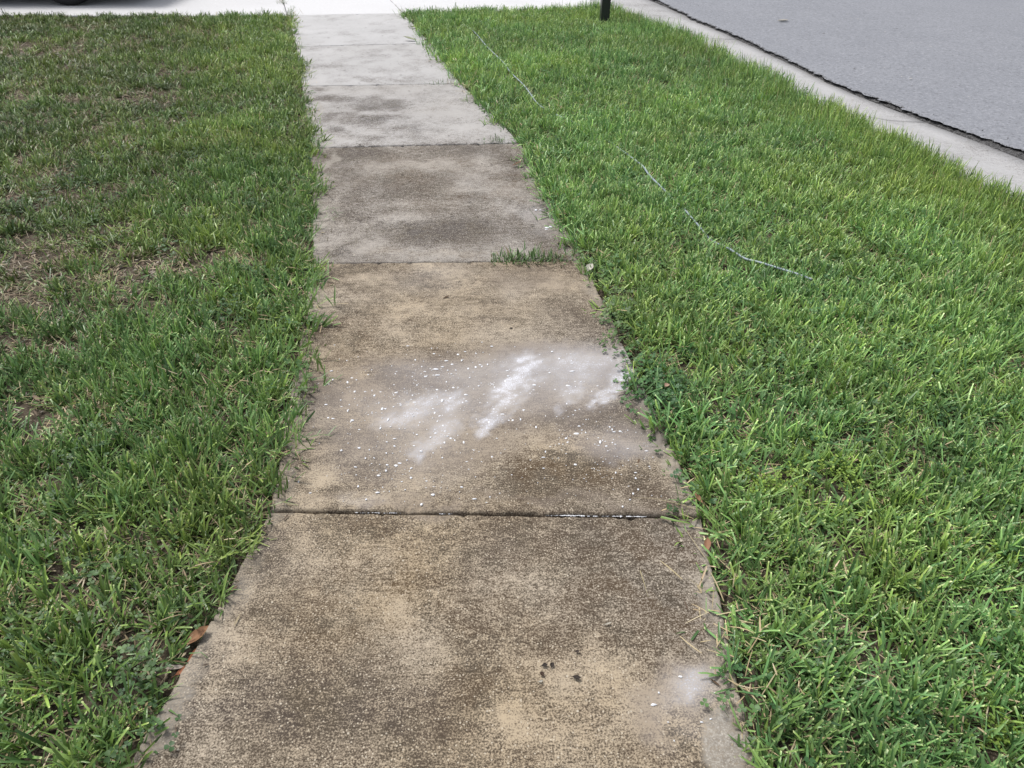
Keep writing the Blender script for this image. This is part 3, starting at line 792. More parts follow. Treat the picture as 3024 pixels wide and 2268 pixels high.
def scatter_lawn(side):
    if side < 0:
        x, y = lawn_points(-1, 540, -.6, 9.1, -9.5, 0)
    else:
        x, y = lawn_points(1, 680, -.6, 9.6, -1.4, 3.7)
    n = len(x)
    de = np.where(side < 0, XL(y) - x, x - XR(y))            # distance from the walk
    dk = XKI(y) - x
    q = fbm(x, y, 1.6, 601); q2 = fbm(x, y, 6, 611); q3 = fbm(x, y, .9, 621)
    thin = np.zeros(n)
    if side < 0:
        X, Y = x + (fbm(x, y, 3, 7) - .5) * .3, y + (fbm(x, y, 3, 8) - .5) * .3
        for s_, a in BARE:
            thin = np.maximum(thin, m_ell(X, Y, s_, .7) * a)
        back = sstep(.25, 1.2, de) * sstep(1.6, 3.6, y)
        thin = np.maximum(thin, back * sstep(.50, .72, q2 * .6 + q * .4) * .60)
        thin = np.maximum(thin, back * .12)
    else:
        thin = np.maximum(thin, sstep(.62, .78, q2) * .25)
        thin = np.maximum(thin, m_ell(x, y, (2440, 1420, 60, 30), .5) * .7)
    keep = rng.random(n) > thin * .72
    x, y, de, dk, q, q2, q3, thin = [v[keep] for v in (x, y, de, dk, q, q2, q3, thin)]
    n = len(x); u = rng.random(n)
    kind = np.array(list("a" * n))
    kind[u < .22] = 'b'
    if side < 0:
        kind[(thin > .2) & (rng.random(n) < .55)] = 'h'
        kind[(rng.random(n) < .09 + .18 * thin + .05 * sstep(2.5, 4.5, y) * sstep(.3, 1.2, de))] = 'd'
        kind[(rng.random(n) < .10 * (q3 > .5))] = 'e'
        kind[(rng.random(n) < .05)] = 'c'
    else:
        kind[rng.random(n) < .05] = 'd'
        pk = sstep(.9, .15, dk) * .55 + .30 * sstep(3.2, 6.0, y) + .22 * sstep(1.6, 2.4, x)
        kind[rng.random(n) < pk] = 'c'
        edge = sstep(.14, .03, de) * sstep(1.55, 1.9, y) * sstep(3.4, 2.7, y)
        kind[rng.random(n) < np.maximum(edge * .80, .05 + .10 * (q3 > .56))] = 'e'
        fw = np.zeros(n)
        for s_ in ((1480 + 900, 1415, 130, 26), (2690, 1390, 90, 22), (2520, 1500, 60, 20), (2950, 2150, 90, 60), (2280, 1440, 70, 20), (2350, 1330, 60, 15), (2620, 1350, 60, 15), (2900, 1640, 50, 30), (2450, 1680, 50, 14)):
            fw = np.maximum(fw, m_ell(x, y, s_, .5))
        kind[rng.random(n) < fw * .75] = 'f'
    kind[rng.random(n) < .006] = 'g'
    pick = np.array([IDX[k_][rng.integers(len(IDX[k_]))] for k_ in kind])
    hs = .98 + .6 * (q - .4) + rng.normal(0, .12, n)
    if side < 0:
        hs = hs * (.95 - .2 * sstep(.5, 2.0, de)) * (1 - .25 * thin)
        hs = np.where(y > 5, hs * .85, hs)
    else:
        hs = hs * (.92 + .35 * sstep(.55, .05, dk) + .12 * sstep(1.4, 2.4, x))
    hd = hose_dist(x, y, HP) if side > 0 else np.full(n, 9.0)
    hs = np.where(hd < .035, hs * .62, hs)
    hs = np.clip(hs, .42, 1.5)
    sc = np.stack([hs * .3 + .72, hs * .3 + .72, hs], -1) * (1 + .14 * sstep(3.5, 6.5, y))[:, None]
    rx = rng.normal(0, .16, n); ry = rng.normal(0, .16, n)
    # blades at the very edge lean over the concrete
    lean_edge = sstep(.10, .0, de) * rng.uniform(.1, .75, n) * (1 if side < 0 else .7)
    ry = ry + lean_edge * (1 if side < 0 else -1)
    rz = rng.uniform(0, 6.283, n)
    # euler XYZ spins about z last; lean first in world axes by choosing small tilts in the spun frame
    tx, ty = rx, ry
    rots = np.stack([tx * np.cos(rz) + ty * np.sin(rz) * 0, ty, rz * 0], -1)
    # keep tilts in world axes: use spin only through the choice of prototype and a small yaw where the tilt is small
    yaw = rng.uniform(0, 6.283, n)
    small = lean_edge < .12
    rots[:, 2] = np.where(small, yaw, rng.normal(0, .5, n))
    z = soil_z(x, y) + .004
    over = np.where(side < 0, x > XL(y) - .004, x < XR(y) + .004)
    z = np.where(over, .002, z)
    hue = np.clip(.42 + 1.1 * (q3 - .5) + .5 * (q2 - .5) + rng.normal(0, .16, n), 0, 1)
    bri = np.clip(.50 + .5 * (q - .5) + rng.normal(0, .09, n), .15, .95)
    yel = np.clip(.10 + .55 * (fbm(x, y, 2.1, 641) - .48) + rng.normal(0, .10, n), 0, 1)
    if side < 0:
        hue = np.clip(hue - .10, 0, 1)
        bri = np.clip(bri - .09 - .21 * sstep(1.6, 3.4, y) * sstep(.4, 1.4, de), .1, 1)  # duller left grass, with overhead tree shade also put into its colour
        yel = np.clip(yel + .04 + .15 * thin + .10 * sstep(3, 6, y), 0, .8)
    else:
        yel = np.clip(yel - .03 + .18 * sstep(1.4, 2.5, x) * sstep(1.2, 3, y) * sstep(6.5, 4, y) + .03 * sstep(.8, .1, dk), 0, .85)
        bri = np.clip(bri + .06 * sstep(1.5, 4, y) + .11, 0, 1)
    tint = np.stack([hue, bri, yel, np.ones(n)], -1)
    pts = np.stack([x, y, z], -1)
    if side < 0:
        gn_scatter("lawn_grass", pts, rots, sc, pick, tint, "patchy dark green lawn, tinted for shade, with bare soil left of the sidewalk", "grass")
    else:
        gn_scatter("verge_grass", pts, rots, sc, pick, tint, "thick bright green grass strip between sidewalk and kerb", "grass")

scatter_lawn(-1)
scatter_lawn(1)

# leaf litter and dead bits on the bare soil of the left lawn
V, F, C = [], [], []
def flake(x, y, z, L, w, az, col, tilt=.2, curl=.3):
    n0 = len(V); d = np.array([math.cos(az), math.sin(az)]); s_ = np.array([-d[1], d[0]])
    for t, ww in ((-.5, .05), (-.15, 1.0), (.25, .8), (.5, .05)):
        for q in (-1, 0, 1):
            p = np.array([x, y]) + d * L * t + s_ * (q * w * ww * .5)
            V.append((p[0], p[1], z + tilt * L * t + curl * w * abs(q) * ww * .5 + .002)); C.append((*col, 1))
    for s2 in range(3):
        for q in range(2):
            i = n0 + s2 * 3 + q; F.append((i, i + 1, i + 4, i + 3))
lx, ly = rng.uniform(-7.5, -.7, 90000), rng.uniform(.8, 9.0, 90000)
lm = .22 * (fbm(lx, ly, 4, 777) > .5)
for s_, a in BARE:
    lm = np.maximum(lm, m_ell(lx, ly, s_, .7) * a)
ok = (lx < XL(ly) - .02) & (np.abs(lx) < .78 * (ly + .9) + 1.3) & (rng.random(len(lx)) < lm)
lx, ly = lx[ok][:8000], ly[ok][:8000]
for x, y, z in zip(lx, ly, soil_z(lx, ly)):
    c0 = [(.30, .24, .18), (.22, .16, .11), (.36, .31, .26), (.15, .10, .07), (.40, .33, .22)][rng.integers(5)]
    flake(x, y, z + rng.uniform(.002, .016), rng.uniform(.012, .045), rng.uniform(.003, .014), rng.uniform(0, 6.28), tuple(np.array(c0) * rng.uniform(.6, 1.1)), rng.normal(0, .25), rng.uniform(-.2, .4))
tag(mesh_obj("leaf_litter", V, F, M_LEAF, None, False, {"bcol": C}), "grey brown leaf litter scattered on bare soil of the left lawn", "leaf litter", kind="stuff")

# ------------------------------------------------------------------ weeds growing in joints
def tuft(name, data, loc, scale, rz, label, group=None, mat=M_GRASS):
    o = mesh_obj(name, np.array(data[0]), data[1], mat, None, True, {"bcol": np.array(data[2])})
    o.location = loc; o.scale = scale; o.rotation_euler = (0, 0, rz)
    o["tint"] = [.40, .28, .10, 1.0]
    return tag(o, label, "weed tuft", group)

def joint_weed(seed, n, length, spread, Lr, dead_p, wr=(.002, .0042)):
    r = np.random.default_rng(seed); V, F, C = [], [], []
    for b in range(n):
        x = r.uniform(-length / 2, length / 2); e = 1 - (2 * abs(x) / length) ** 2
        blade(V, F, C, (x, r.normal(0, spread), -.02), r.uniform(0, 6.28), r.uniform(.2, 1.35), r.uniform(0, .6), r.uniform(*Lr) * (.45 + .65 * e), r.uniform(*wr), r.uniform(.1, .5), .3, r.uniform(.1, .6), 1.0 if r.random() < dead_p else 0.0, r.random(), 3)
    return V, F, C
def wt(px, py): p = P(px, py); return (p[0], p[1], 0.0)
tuft("weed_tuft", joint_weed(1, 420, .34, .030, (.045, .080), .05, (.004, .0075)), wt(1562, 768), (1, 1, 1), .04, "largest green weed tuft growing in the second nearest sidewalk joint")
tuft("weed_tuft", joint_weed(2, 110, .26, .03, (.04, .08), .7), wt(1668, 766), (1, 1, 1), .05, "straw coloured weed tuft between the big joint weed and the right grass")
tuft("weed_tuft", joint_weed(3, 24, .09, .006, (.015, .03), .1), wt(1275, 772), (1, 1, 1), .03, "tiny weed sprig midway along the second nearest sidewalk joint")
tuft("weed_tuft", joint_weed(4, 110, .20, .02, (.04, .07), .1), wt(1462, 417), (1, 1, 1), .08, "small weed tuft at right end of the third sidewalk joint")
tuft("weed_tuft", joint_weed(5, 90, .28, .02, (.04, .07), .15), wt(1318, 247), (1, 1, 1), .07, "low weed tuft at right end of the fourth sidewalk joint")
tuft("weed_tuft", joint_weed(6, 10, .04, .006, (.03, .05), .0), wt(1260, 248), (1, 1, 1), .07, "single thin weed sprout beside the low tuft on fourth joint")
tuft("weed_tuft", joint_weed(7, 130, .8, .02, (.03, .06), .3), (-2.44, 9.32, 0), (1, 1, 1), 1.85, "weeds sprouting along the driveway joint left of the sidewalk")
tuft("weed_tuft", joint_weed(8, 60, .3, .03, (.05, .10), .3), wt(834, 6), (1, 1, 1), 1.85, "taller weed clump at top of the left driveway joint")
tuft("weed_tuft", joint_weed(9, 70, .7, .012, (.015, .03), .65), (r6[0] - .10, r6[1] + .36, 0), (1, 1, 1), 1.85, "dark dry weeds in the driveway joint right of the sidewalk")["kind"] = "stuff"
tuft("weed_tuft", clump_clover(411, 7, (.006, .010), (.006, .02), .016), wt(1985, 1515), (1, 1, 1), 0, "small green weed at right end of the nearest sidewalk joint", mat=M_WEED)

# runners and long blades that creep over the concrete
def sprig(pxs, w, rnd, dead, label, name="grass_runner", leaves=0, z=.006):
    V, F, C = [], [], []
    pts = [np.array([*P(a, b), z + (.010 if 0 < i < len(pxs) - 1 else 0)]) for i, (a, b) in enumerate(pxs)]
    c0 = pts[0].copy(); c0[2] = 0
    n = len(pts)
    for i, p in enumerate(pts):
        d = pts[min(i + 1, n - 1)] - pts[max(i - 1, 0)]; s_ = np.array([-d[1], d[0], 0]); s_ /= np.linalg.norm(s_) + 1e-9
        ww = w * (1 - .7 * i / (n - 1)) / 2
        for q in (-1, 0, 1):
            V.append(p - c0 + s_ * q * ww + np.array([0, 0, abs(q) * ww * .4])); C.append((rnd, .5, dead, .3))
    for i in range(n - 1):
        for q in range(2):
            F.append((i * 3 + q, i * 3 + q + 1, i * 3 + q + 4, i * 3 + q + 3))
    r = np.random.default_rng(int(pxs[0][0]))
    for j in range(leaves):
        t = (j + 1) / (leaves + 1) * (n - 1); i = int(t); p = pts[i] * (1 - t + i) + pts[min(i + 1, n - 1)] * (t - i) - c0
        d = pts[min(i + 1, n - 1)] - pts[i]; az = math.atan2(d[1], d[0]) + (.7 if j % 2 else -.7)
        blade(V, F, C, p, az, r.uniform(1.0, 1.35), .1, r.uniform(.025, .045), .004, .15, .3, rnd + r.normal(0, .1), dead, .3, 3)
    o = mesh_obj(name, np.array(V), F, M_GRASS, None, True, {"bcol": np.array(C)})
    o.location = (c0[0], c0[1], c0[2]); o["tint"] = [.45, .40, .15, 1.0]
    return tag(o, label, "grass runner")
sprig([(880, 1132), (940, 1128), (985, 1127), (1010, 1126)], .004, .2, 0, "dark grass runner reaching over the left edge beside the white drops", leaves=4)
sprig([(860, 1298), (905, 1305), (950, 1296), (985, 1290)], .004, .3, 0, "grass runner with leaves over left edge of the bleached slab", leaves=6)
sprig([(850, 1266), (930, 1312)], .005, .3, 0, "single broad blade drooping over left edge of bleached slab")
sprig([(800, 1500), (840, 1494), (882, 1497)], .005, .8, .4, "pale yellow blade pointing at left end of the nearest joint", leaves=1)
sprig([(560, 1935), (600, 1940), (615, 1948)], .004, .1, 0, "dark thin blade lying across left edge of the front slab")
sprig([(2070, 1512), (2000, 1500), (1930, 1484), (1868, 1474)], .0025, .3, .9, "long dry stem lying above right end of the nearest joint")
sprig([(2050, 1482), (1990, 1455)], .0025, .5, 1, "short straw blade over right edge just above the nearest joint")
sprig([(2080, 1650), (2045, 1610), (2025, 1580), (2000, 1552)], .0025, .4, .9, "thin dry stalk bending down the right edge below nearest joint")
sprig([(1950, 1532), (1990, 1550), (2030, 1557), (2048, 1560)], .009, .95, 0, "pale yellow green leaf blade lying just below nearest joint at right")
sprig([(2230, 2085), (2180, 2040), (2140, 1996)], .004, .2, 0, "dark blade leaning in over right edge near the lower white splash")
sprig([(1890, 1688), (1900, 1730), (1914, 1765)], .003, .5, .9, "straw piece lying on right half of the front slab", name="straw_piece", z=.003)
sprig([(1870, 985), (1800, 1002), (1775, 1004)], .003, .1, .95, "thin brown twig at right edge above the white bleach", name="twig", z=.004)
sprig([(935, 632), (985, 622), (1000, 640)], .004, .1, 0, "dark green sprig creeping over left edge of the fourth slab", leaves=6)
sprig([(920, 655), (975, 650), (990, 655)], .004, .15, 0, "second dark sprig just below the sprig on fourth slab", leaves=5)
sprig([(900, 1060), (925, 1070), (935, 1078)], .003, .8, .8, "curly dry grass bits near left edge above the white drops", leaves=2)

# ------------------------------------------------------------------ fallen leaves, crumbs, foam drops
def leaf(px, py, L, w, az, col, label, z=.004, tilt=.15, curl=.5, name="fallen_leaf", on=0.0):
    global V, F, C
    V, F, C = [], [], []
    n0 = 0; prof = [(-.5, .04), (-.35, .45), (-.12, .92), (.12, 1.0), (.32, .62), (.5, .03)]
    for t, ww in prof:
        for q in (-1, -.5, 0, .5, 1):
            h = curl * w * (q * q) * ww * .45 + tilt * L * (t + .5) + .25 * L * t * t
            V.append((L * t, q * w * ww * .5, h)); k_ = 1 - .25 * abs(q)
            C.append((col[0] * k_, col[1] * k_, col[2] * k_, 1))
    for i in range(len(prof) - 1):
        for q in range(4):
            F.append((i * 5 + q, i * 5 + q + 1, i * 5 + q + 6, i * 5 + q + 5))
    n0 = len(V)                                           # stalk
    for t in (0, 1):
        for q in (-1, 1):
            V.append((-.5 * L - t * L * .25, q * .0008, .001)); C.append((col[0] * .6, col[1] * .6, col[2] * .6, 1))
    F.append((n0, n0 + 1, n0 + 3, n0 + 2))
    o = mesh_obj(name, V, F, M_LEAF, None, True, {"bcol": C})
    p = P(px, py)
    o.location = (p[0], p[1], on + z); o.rotation_euler = (0, 0, az)
    return tag(o, label, "leaf")
BR = (.30, .155, .08)
leaf(584, 1886, .062, .030, .75, BR, "largest brown leaf tucked against left edge of the front slab", on=-.004, tilt=.25)
leaf(572, 1925, .045, .014, 1.1, (.34, .13, .06), "narrow reddish brown leaf just below the largest brown leaf", on=-.016)
leaf(536, 1975, .034, .016, .6, (.38, .14, .07), "small rust leaf half hidden in grass left of front slab", on=-.016)
leaf(2086, 1622, .034, .018, 1.4, (.36, .19, .11), "orange brown leaf at right edge below the nearest joint", on=.004, tilt=.5)
leaf(2060, 1488, .032, .015, 2.2, (.34, .19, .10), "folded tan leaf in grass above right end of nearest joint", on=.010, tilt=.4)
leaf(1965, 1152, .026, .020, .3, (.46, .30, .22), "pinkish dead leaf in the clover beside the white bleach", on=.012)
leaf(1650, 642, .075, .030, .1, (.20, .09, .045), "dark red brown leaf by the small wet spot on fourth slab")
leaf(1612, 623, .034, .020, -.4, (.03, .022, .018), "black leaf scrap on the small wet spot on fourth slab")
leaf(1608, 634, .045, .016, 2.6, (.06, .10, .04), "dull green leaf beside black scrap on the wet spot")
leaf(1526, 492, .055, .026, .2, (.17, .08, .055), "dark curled leaf near right edge at top of fourth slab", tilt=.4)
leaf(1212, 121, .14, .045, 2.9, (.42, .46, .30), "pale green leaf on right end of the fifth sidewalk joint", tilt=.2)
leaf(1262, 124, .09, .05, .2, (.10, .055, .035), "dark brown leaf in grass edge at fifth sidewalk joint", tilt=.3)
leaf(1222, 84, .11, .03, .1, (.10, .06, .045), "dark twiggy leaf by right edge of the farthest walk slab")
leaf(1268, 183, .035, .02, .3, (.62, .56, .50), "small whitish leaf lying on sixth slab near right edge")
leaf(1334, 208, .05, .025, .2, (.58, .50, .42), "pale curled leaf at right grass edge of the sixth slab", tilt=.5)
leaf(1430, 305, .06, .02, .4, (.40, .34, .26), "thin tan leaf at right edge of the fifth slab")
leaf(1740, 802, .045, .035, .9, (.60, .57, .50), "cream leaf or chip at right edge below the big joint weed", tilt=.5)
leaf(1508, 974, .016, .010, .3, (.02, .015, .012), "tiny black scrap on tan concrete above the white bleach")
leaf(1318, 882, .030, .010, .6, (.10, .06, .035), "short brown leaf scrap in middle of the bleached slab")
leaf(2313, 60, .13, .06, .1, (.55, .53, .48), "pale leaf lying on the road asphalt", on=-.012, tilt=.02)
leaf(1590 + 18, 1969, .014, .010, .2, (.015, .012, .012), "left crumb of the black pair on the front slab", name="black_crumb")
leaf(1630, 1968, .013, .010, 1.2, (.015, .012, .012), "right crumb of the black pair on the front slab", name="black_crumb")
leaf(1601, 1995, .013, .009, 2.2, (.04, .02, .012), "dark brown crumb directly below the black pair", name="black_crumb")
leaf(1702, 2005, .020, .010, -.3, (.015, .012, .012), "black crumb right of and below the black pair", name="black_crumb")
leaf(1704, 1928, .011, .007, .2, (.03, .022, .02), "topmost small black crumb above the black pair", name="black_crumb")
leaf(1597, 2016, .010, .006, .2, (.42, .40, .34), "white chip under the dark brown crumb on front slab", name="shell_chip")
leaf(1795, 1846, .018, .005, .3, (.46, .43, .36), "curved white shell chip on right half of front slab", name="shell_chip")

# fine dark crumbs on the farther slabs: too small to count
V, F, C = [], [], []
for k_ in range(150):
    y = rng.uniform(3.2, 9.1); x = rng.uniform(XL(y) + .03, XR(y) - .03)
    flake(x, y, .003, rng.uniform(.006, .028), rng.uniform(.003, .010), rng.uniform(-.6, .6), tuple(np.array((.09, .075, .06)) * rng.uniform(.4, 1.6)), rng.normal(0, .1), .2)
for k_ in range(160):
    y = rng.uniform(.8, 9.1); sd = rng.random() < .6
    x = (XR(y) - abs(rng.normal(0, .05))) if sd else (XL(y) + abs(rng.normal(0, .04)))
    flake(x, y, .003, rng.uniform(.008, .035), rng.uniform(.002, .007), rng.uniform(0, 6.28), tuple(np.array([(.35, .29, .18), (.16, .10, .06), (.10, .07, .05)][rng.integers(3)]) * rng.uniform(.6, 1.2)), rng.normal(0, .1), .2)
for k_ in range(60):
    y = rng.uniform(3.5, 10); x = rng.uniform(XKO(y) + .2, XKO(y) + 3.0)
    flake(x, y, -.012, rng.uniform(.010, .035), rng.uniform(.006, .016), rng.uniform(0, 6.28), [(.55, .53, .50), (.06, .05, .05)][rng.integers(2)], 0, .2)
tag(mesh_obj("loose_debris", V, F, M_LEAF, None, False, {"bcol": C}), "fine dry crumbs and clippings strewn along walk and road", "debris", kind="stuff")

# bleach foam: droplets standing on the concrete
V, F = [], []
def drop(x, y, r, z=.004):
    n0 = len(V); V.append((x, y, z + r * .45)); n = 7; a0 = rng.uniform(0, 6.28); e = rng.uniform(.62, 1.6)
    for ring, hh in ((.62, .32), (1.0, -.05)):
        for i in range(n):
            a = a0 + i * 6.283 / n; q = r * ring * rng.uniform(.65, 1.3)
            V.append((x + math.cos(a) * q * e, y + math.sin(a) * q / e, z + r * hh))
    for i in range(n):
        j = (i + 1) % n
        F.append((n0, n0 + 1 + i, n0 + 1 + j)); F.append((n0 + 1 + i, n0 + 1 + n + i, n0 + 1 + n + j, n0 + 1 + j))
BIG = [(820, 268, 5), (890, 266, 5), (955, 297, 5), (1030, 200, 4), (985, 181, 3), (873, 238, 4), (358, 367, 6), (400, 357, 5), (272, 377, 4), (290, 355, 4), (484, 431, 6), (520, 492, 6), (380, 546, 6), (512, 583, 7), (578, 632, 5), (576, 666, 5), (700, 690, 6), (745, 625, 5), (655, 769, 5), (585, 757, 4), (654, 814, 5), (757, 893, 5), (500, 883, 4), (950, 913, 4), (1425, 608, 5), (1437, 573, 5), (1537, 646, 5), (1378, 630, 4), (1420, 752, 4), (1608, 790, 4), (1700, 790, 4), (1690, 888, 5), (1713, 869, 4), (1674, 916, 4), (1640, 948, 4), (1300, 324, 5), (1405, 317, 5), (1228, 381, 5), (1385, 384, 5), (1445, 365, 5), (1345, 258, 4), (970, 385, 5), (910, 427, 6), (775, 335, 6), (800, 296, 4), (770, 307, 5), (455, 333, 4), (825, 312, 5), (327, 451, 4), (392, 411, 4), (360, 500, 5), (290, 538, 5), (1380, 468, 4), (1165, 542, 4), (1128, 545, 4), (958, 540, 4), (900, 648, 4), (1312, 225, 4), (905, 225, 4), (990, 228, 3), (750, 209, 3), (800, 455, 7), (548, 542, 5), (330, 482, 4), (1018, 555, 5), (682, 612, 4), (412, 675, 4), (445, 915, 3), (890, 858, 4), (627, 870, 4), (880, 880, 3), (825, 620, 4), (1600, 600, 3), (1580, 577, 3), (1180, 497, 4), (1410, 520, 3), (540, 700, 3), (800, 720, 3), (1270, 719, 4), (1272, 770, 3)]
for X, Y, s_ in BIG:
    p = P(800 + .633 * X, 900 + .633 * Y); drop(p[0], p[1], s_ * .00094 * rng.uniform(.6, 1.3), .006)
for k_ in range(900):
    cx, cy, sx, sy = [(640, 480, 190, 80), (1150, 400, 260, 110), (560, 760, 260, 130), (1600, 680, 160, 120), (700, 330, 230, 70), (1000, 600, 420, 150)][rng.integers(6)]
    X, Y = rng.normal(cx, sx), rng.normal(cy, sy)
    if Y > 945 or Y < 170 or X < 170 + (Y - 400) * -.25 or X > 1640 + (Y - 300) * .4: continue
    p = P(800 + .633 * X, 900 + .633 * Y); drop(p[0], p[1], min(.0042, .0008 + rng.exponential(.0009)), .0055)
for X, Y, s_ in ((1890, 552, 4), (1803, 643, 6), (2005, 605, 3), (1820, 605, 3), (1850, 700, 2), (1960, 700, 3), (1990, 690, 3), (1870, 760, 2)):
    p = P(300 + .904 * X, 1500 + .904 * Y); drop(p[0], p[1], s_ * .0008, .001)
for X, Y in ((1600, 470), (1575, 445), (1660, 545), (1640, 550), (1635, 560), (1610, 812), (1560, 808), (1585, 800), (1600, 445), (1800, 870)):
    p = P(800 + .4973 * X, 400 + .4973 * Y); drop(p[0], p[1], rng.uniform(.004, .009), .002)
# foam lying in the nearest joint
for (xa, xb) in ((400, 610), (790, 850), (1270, 1640), (1660, 1760)):
    for X in np.arange(xa, xb, 5.0):
        if vnoise(np.array(X), np.array(3.0), .09, 9) < .28: continue
        Y = 966 + (X - 100) * .0150 + rng.normal(0, .8)
        p = P(800 + .633 * X, 900 + .633 * Y, -.008); drop(p[0], p[1], rng.uniform(.0008, .0030), -.006)
tag(mesh_obj("bleach_foam", V, F, M_FOAM, None, True), "white foam droplets of bleach spattered over the brown slab", "foam", kind="stuff")

# ------------------------------------------------------------------ grey tube in the grass
def tube(name, pts, r, mat, n=10):
    pts = np.array(pts); V, F = [], []
    for i, p in enumerate(pts):
        t = pts[min(i + 1, len(pts) - 1)] - pts[max(i - 1, 0)]; t /= np.linalg.norm(t)
        s_ = np.cross(t, [0, 0, 1]); s_ /= np.linalg.norm(s_); u_ = np.cross(s_, t)
        for k_ in range(n):
            a = k_ / n * 2 * math.pi
            V.append(p + s_ * math.cos(a) * r + u_ * math.sin(a) * r)
    for i in range(len(pts) - 1):
        for k_ in range(n):
            F.append((i * n + k_, i * n + (k_ + 1) % n, (i + 1) * n + (k_ + 1) % n, (i + 1) * n + k_))
    F.append(tuple(range(n - 1, -1, -1))); F.append(tuple((len(pts) - 1) * n + k_ for k_ in range(n)))
    return mesh_obj(name, V, F, mat, None, True)
ctrl = np.array([[p[0], p[1], -.018 + .040 * h] for p, h in zip(HP, HZ)])
tt = np.linspace(0, len(ctrl) - 1, 260)
sm = np.stack([np.interp(tt, np.arange(len(ctrl)), ctrl[:, q]) for q in range(3)], -1)
for _ in range(24):
    sm[1:-1] = (sm[:-2] + 2 * sm[1:-1] + sm[2:]) / 4
tag(tube("garden_tube", sm, .0050, M_TUBE), "thin grey irrigation tube winding through the grass strip", "tube")

# ------------------------------------------------------------------ black post near the kerb
pp = P(1784, 64, .02)
post = empty("post", (pp[0], pp[1] - .02, -.06), math.radians(6))
tag(post, "black square post standing in the grass strip near the kerb", "post")
def bevel_box(name, sx, sy, z0, z1, bev, mat, parent, top=0.0):
    b = bev
    ring = [(-sx + b, -sy), (sx - b, -sy), (sx, -sy + b), (sx, sy - b), (sx - b, sy), (-sx + b, sy), (-sx, sy - b), (-sx, -sy + b)]
    V = [(x, y, z0) for x, y in ring] + [(x, y, z1) for x, y in ring] + [(0, 0, z1 + top)]
    F = [(i, (i + 1) % 8, 8 + (i + 1) % 8, 8 + i) for i in range(8)] + [(8 + i, 8 + (i + 1) % 8, 16) for i in range(8)] + [tuple(range(7, -1, -1))]
    return mesh_obj(name, V, F, mat, parent)
bevel_box("shaft", .044, .044, 0, 1.20, .004, M_POST, post)
bevel_box("post_cap", .052, .052, 1.202, 1.222, .004, M_POST, post, .03)

# ------------------------------------------------------------------ parked car: only the foot of one tyre reaches into the picture
def lathe(name, prof, n, mat, parent, loc):
    """prof = (radius, y) pairs; axis along y"""
    V, F = [], []
    for r, y in prof:
        for k_ in range(n):
            a = k_ / n * 2 * math.pi; V.append((r * math.cos(a), y, r * math.sin(a)))
    m = len(prof)
    for i in range(m - 1):
        for k_ in range(n):
            F.append((i * n + k_, i * n + (k_ + 1) % n, (i + 1) * n + (k_ + 1) % n, (i + 1) * n + k_))
    o = mesh_obj(name, V, F, mat, parent, True); o.location = loc
    return o

tp = P(203, 17, 0.0)
RW, TW = .335, .215
car = empty("parked_car", (tp[0], tp[1] + TW / 2, -.004), 0.0)       # local origin: under the wheel that shows, car runs to -x
tag(car, "parked car on the driveway with only a black tyre showing", "car")
WB, TR = 2.68, 1.56
for wx in (0.0, -WB):
    for sy in (0, 1):
        yc = 0.0 if sy == 0 else TR
        sg = 1 if sy == 0 else -1
        tyre_p = [(.205, -.085), (.235, -.100), (.285, -.1075), (.318, -.100), (.331, -.082), (.335, -.05), (.3335, -.047), (.3335, -.043), (.335, -.04), (.335, .04), (.3335, .043), (.3335, .047), (.335, .05), (.331, .082), (.318, .100), (.285, .1075), (.235, .100), (.205, .085)]
        tyre = lathe("tyre", tyre_p, 64, M_RUBBER, car, (wx, yc, RW))
        rim = lathe("rim", [(.206, -.088), (.198, -.080), (.190, -.045), (.150, -.020), (.150, .06), (.206, .085)], 48, M_ALLOY, tyre, (0, 0, 0))
        if sy: rim.rotation_euler = (0, 0, math.pi)
        SV, SF = [], []
        for s_ in range(5):
            a = s_ * 2 * math.pi / 5; ca, sa = math.cos(a), math.sin(a); n0 = len(SV)
            for (r_, w_) in ((.02, .030), (.195, .020)):
                for q in (-1, 1):
                    for yy in (-.055, -.030):
                        SV.append((ca * r_ - sa * q * w_, yy * sg, sa * r_ + ca * q * w_))
            SF += [(n0, n0 + 2, n0 + 6, n0 + 4), (n0 + 1, n0 + 5, n0 + 7, n0 + 3), (n0, n0 + 4, n0 + 5, n0 + 1), (n0 + 2, n0 + 3, n0 + 7, n0 + 6)]
        mesh_obj("spokes", SV, SF, M_ALLOY, tyre)
# body: side outline with wheel arches, swept across the width with tumblehome
def arch(cx, n=14, r=.385):
    return [(cx + r * math.cos(math.pi * i / n), RW + r * math.sin(math.pi * i / n)) for i in range(n + 1)]
low = .22
outline = [(.86, .40), (.84, low + .03)] + [(.40, low)] + [p for p in arch(0.0)] + [(-.40, low)] + [(-WB + .40, low)] + [p for p in arch(-WB)] + [(-WB - .40, low), (-WB - .80, low + .05), (-WB - .86, .42), (-WB - .84, .68), (-WB - .70, .80), (-WB + .30, .95), (-1.0, .98), (.2, 1.02), (.72, 1.02), (.84, .90)]
rows = [(-.09, .0), (-.115, .02), (TR + .115, .02), (TR + .09, .0)]
V, F = [], []
ysl = [(-.085, .985), (-.118, 1.0), (TR + .118, 1.0), (TR + .085, .985)]
for yy, sc_ in ysl:
    for (x, z) in outline:
        V.append(((x + 1.0) * sc_ - 1.0, yy + (0.07 if z > .85 and yy < 0 else (-.07 if z > .85 else 0)), z))
m = len(outline)
for r in range(3):
    for i in range(m):
        j = (i + 1) % m; F.append((r * m + i, r * m + j, (r + 1) * m + j, (r + 1) * m + i))
F.append(tuple(range(m - 1, -1, -1))); F.append(tuple(3 * m + i for i in range(m)))
mesh_obj("body", V, F, M_PAINT, car)
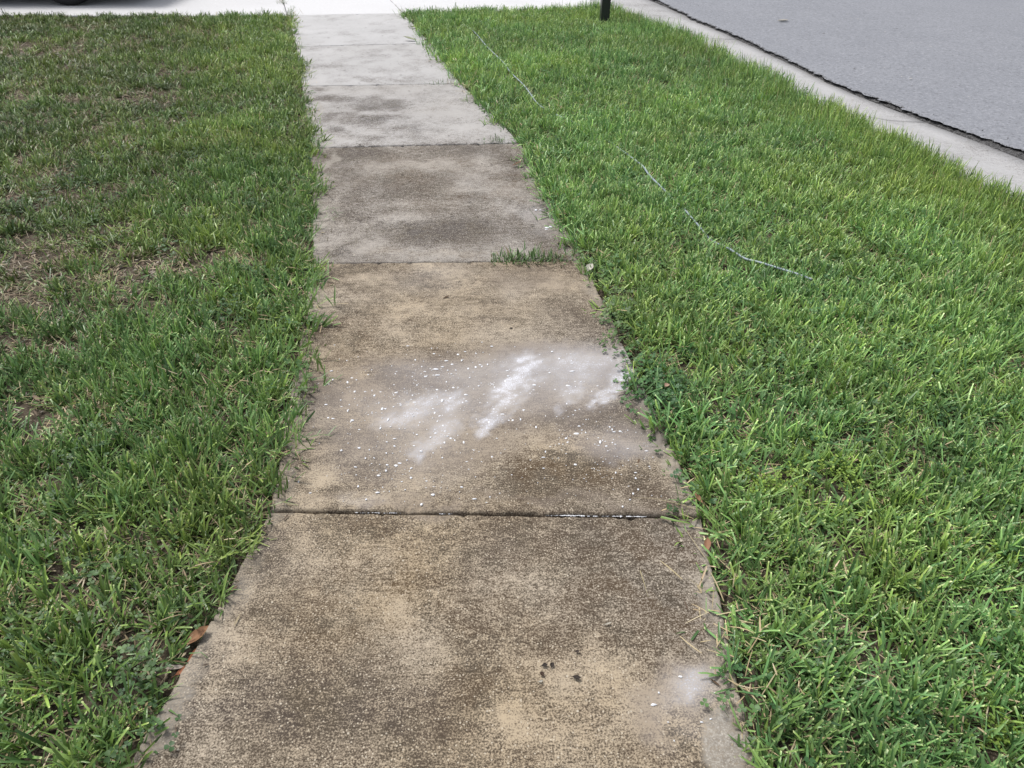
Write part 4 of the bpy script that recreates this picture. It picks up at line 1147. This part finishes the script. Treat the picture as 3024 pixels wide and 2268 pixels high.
def prism(name, quad_lo, quad_hi, mat, parent):
    V = list(quad_lo) + list(quad_hi)
    return mesh_obj(name, V, [(0, 1, 5, 4), (1, 2, 6, 5), (2, 3, 7, 6), (3, 0, 4, 7), (4, 5, 6, 7), (3, 2, 1, 0)], mat, parent)
y0_, y1_ = -.02, TR + .02
prism("cabin", [(-2.15, y0_, .95), (.62, y0_, .95), (.62, y1_, .95), (-2.15, y1_, .95)], [(-1.35, y0_ + .16, 1.44), (.22, y0_ + .16, 1.44), (.22, y1_ - .16, 1.44), (-1.35, y1_ - .16, 1.44)], M_PAINT, car)
def lerp(a, b, t): return tuple(a[i] * (1 - t) + b[i] * t for i in range(3))
for (ya, yb, s_) in ((y0_, y0_ + .16, -1), (y1_, y1_ - .16, 1)):
    for (xa, xb, xc, xd) in ((-2.0, -.85, -.80, -1.30), (-.78, .48, .17, -.74)):
        a_, b_, c_, d_ = (xa, ya + s_ * .004, 1.00), (xb, ya + s_ * .004, 1.00), (xc, yb + s_ * .004, 1.39), (xd, yb + s_ * .004, 1.39)
        sh = -.16 * .1 * s_
        a_, b_ = (a_[0], a_[1] + sh, a_[2]), (b_[0], b_[1] + sh, b_[2])
        mesh_obj("side_window", [a_, b_, c_, d_], [(0, 1, 2, 3)], M_GLASS, car)
mesh_obj("rear_window", [(.585, .10, 1.01), (.585, TR - .10, 1.01), (.262, TR - .20, 1.39), (.262, .20, 1.39)], [(0, 1, 2, 3)], M_GLASS, car)
mesh_obj("windscreen", [(-2.072, .10, 1.01), (-2.072, TR - .10, 1.01), (-1.437, TR - .20, 1.395), (-1.437, .20, 1.395)], [(0, 1, 2, 3)], M_GLASS, car)
for yy in (.02, TR - .30):
    prism("tail_lamp", [(.80, yy, .72), (.862, yy, .72), (.862, yy + .28, .72), (.80, yy + .28, .72)], [(.78, yy, .90), (.846, yy, .90), (.846, yy + .28, .90), (.78, yy + .28, .90)], M_LAMP, car)
prism("underbody", [(-WB - .6, .12, .17), (.62, .12, .17), (.62, TR - .12, .17), (-WB - .6, TR - .12, .17)], [(-WB - .6, .12, .40), (.62, .12, .40), (.62, TR - .12, .40), (-WB - .6, TR - .12, .40)], M_BLACKPL, car)
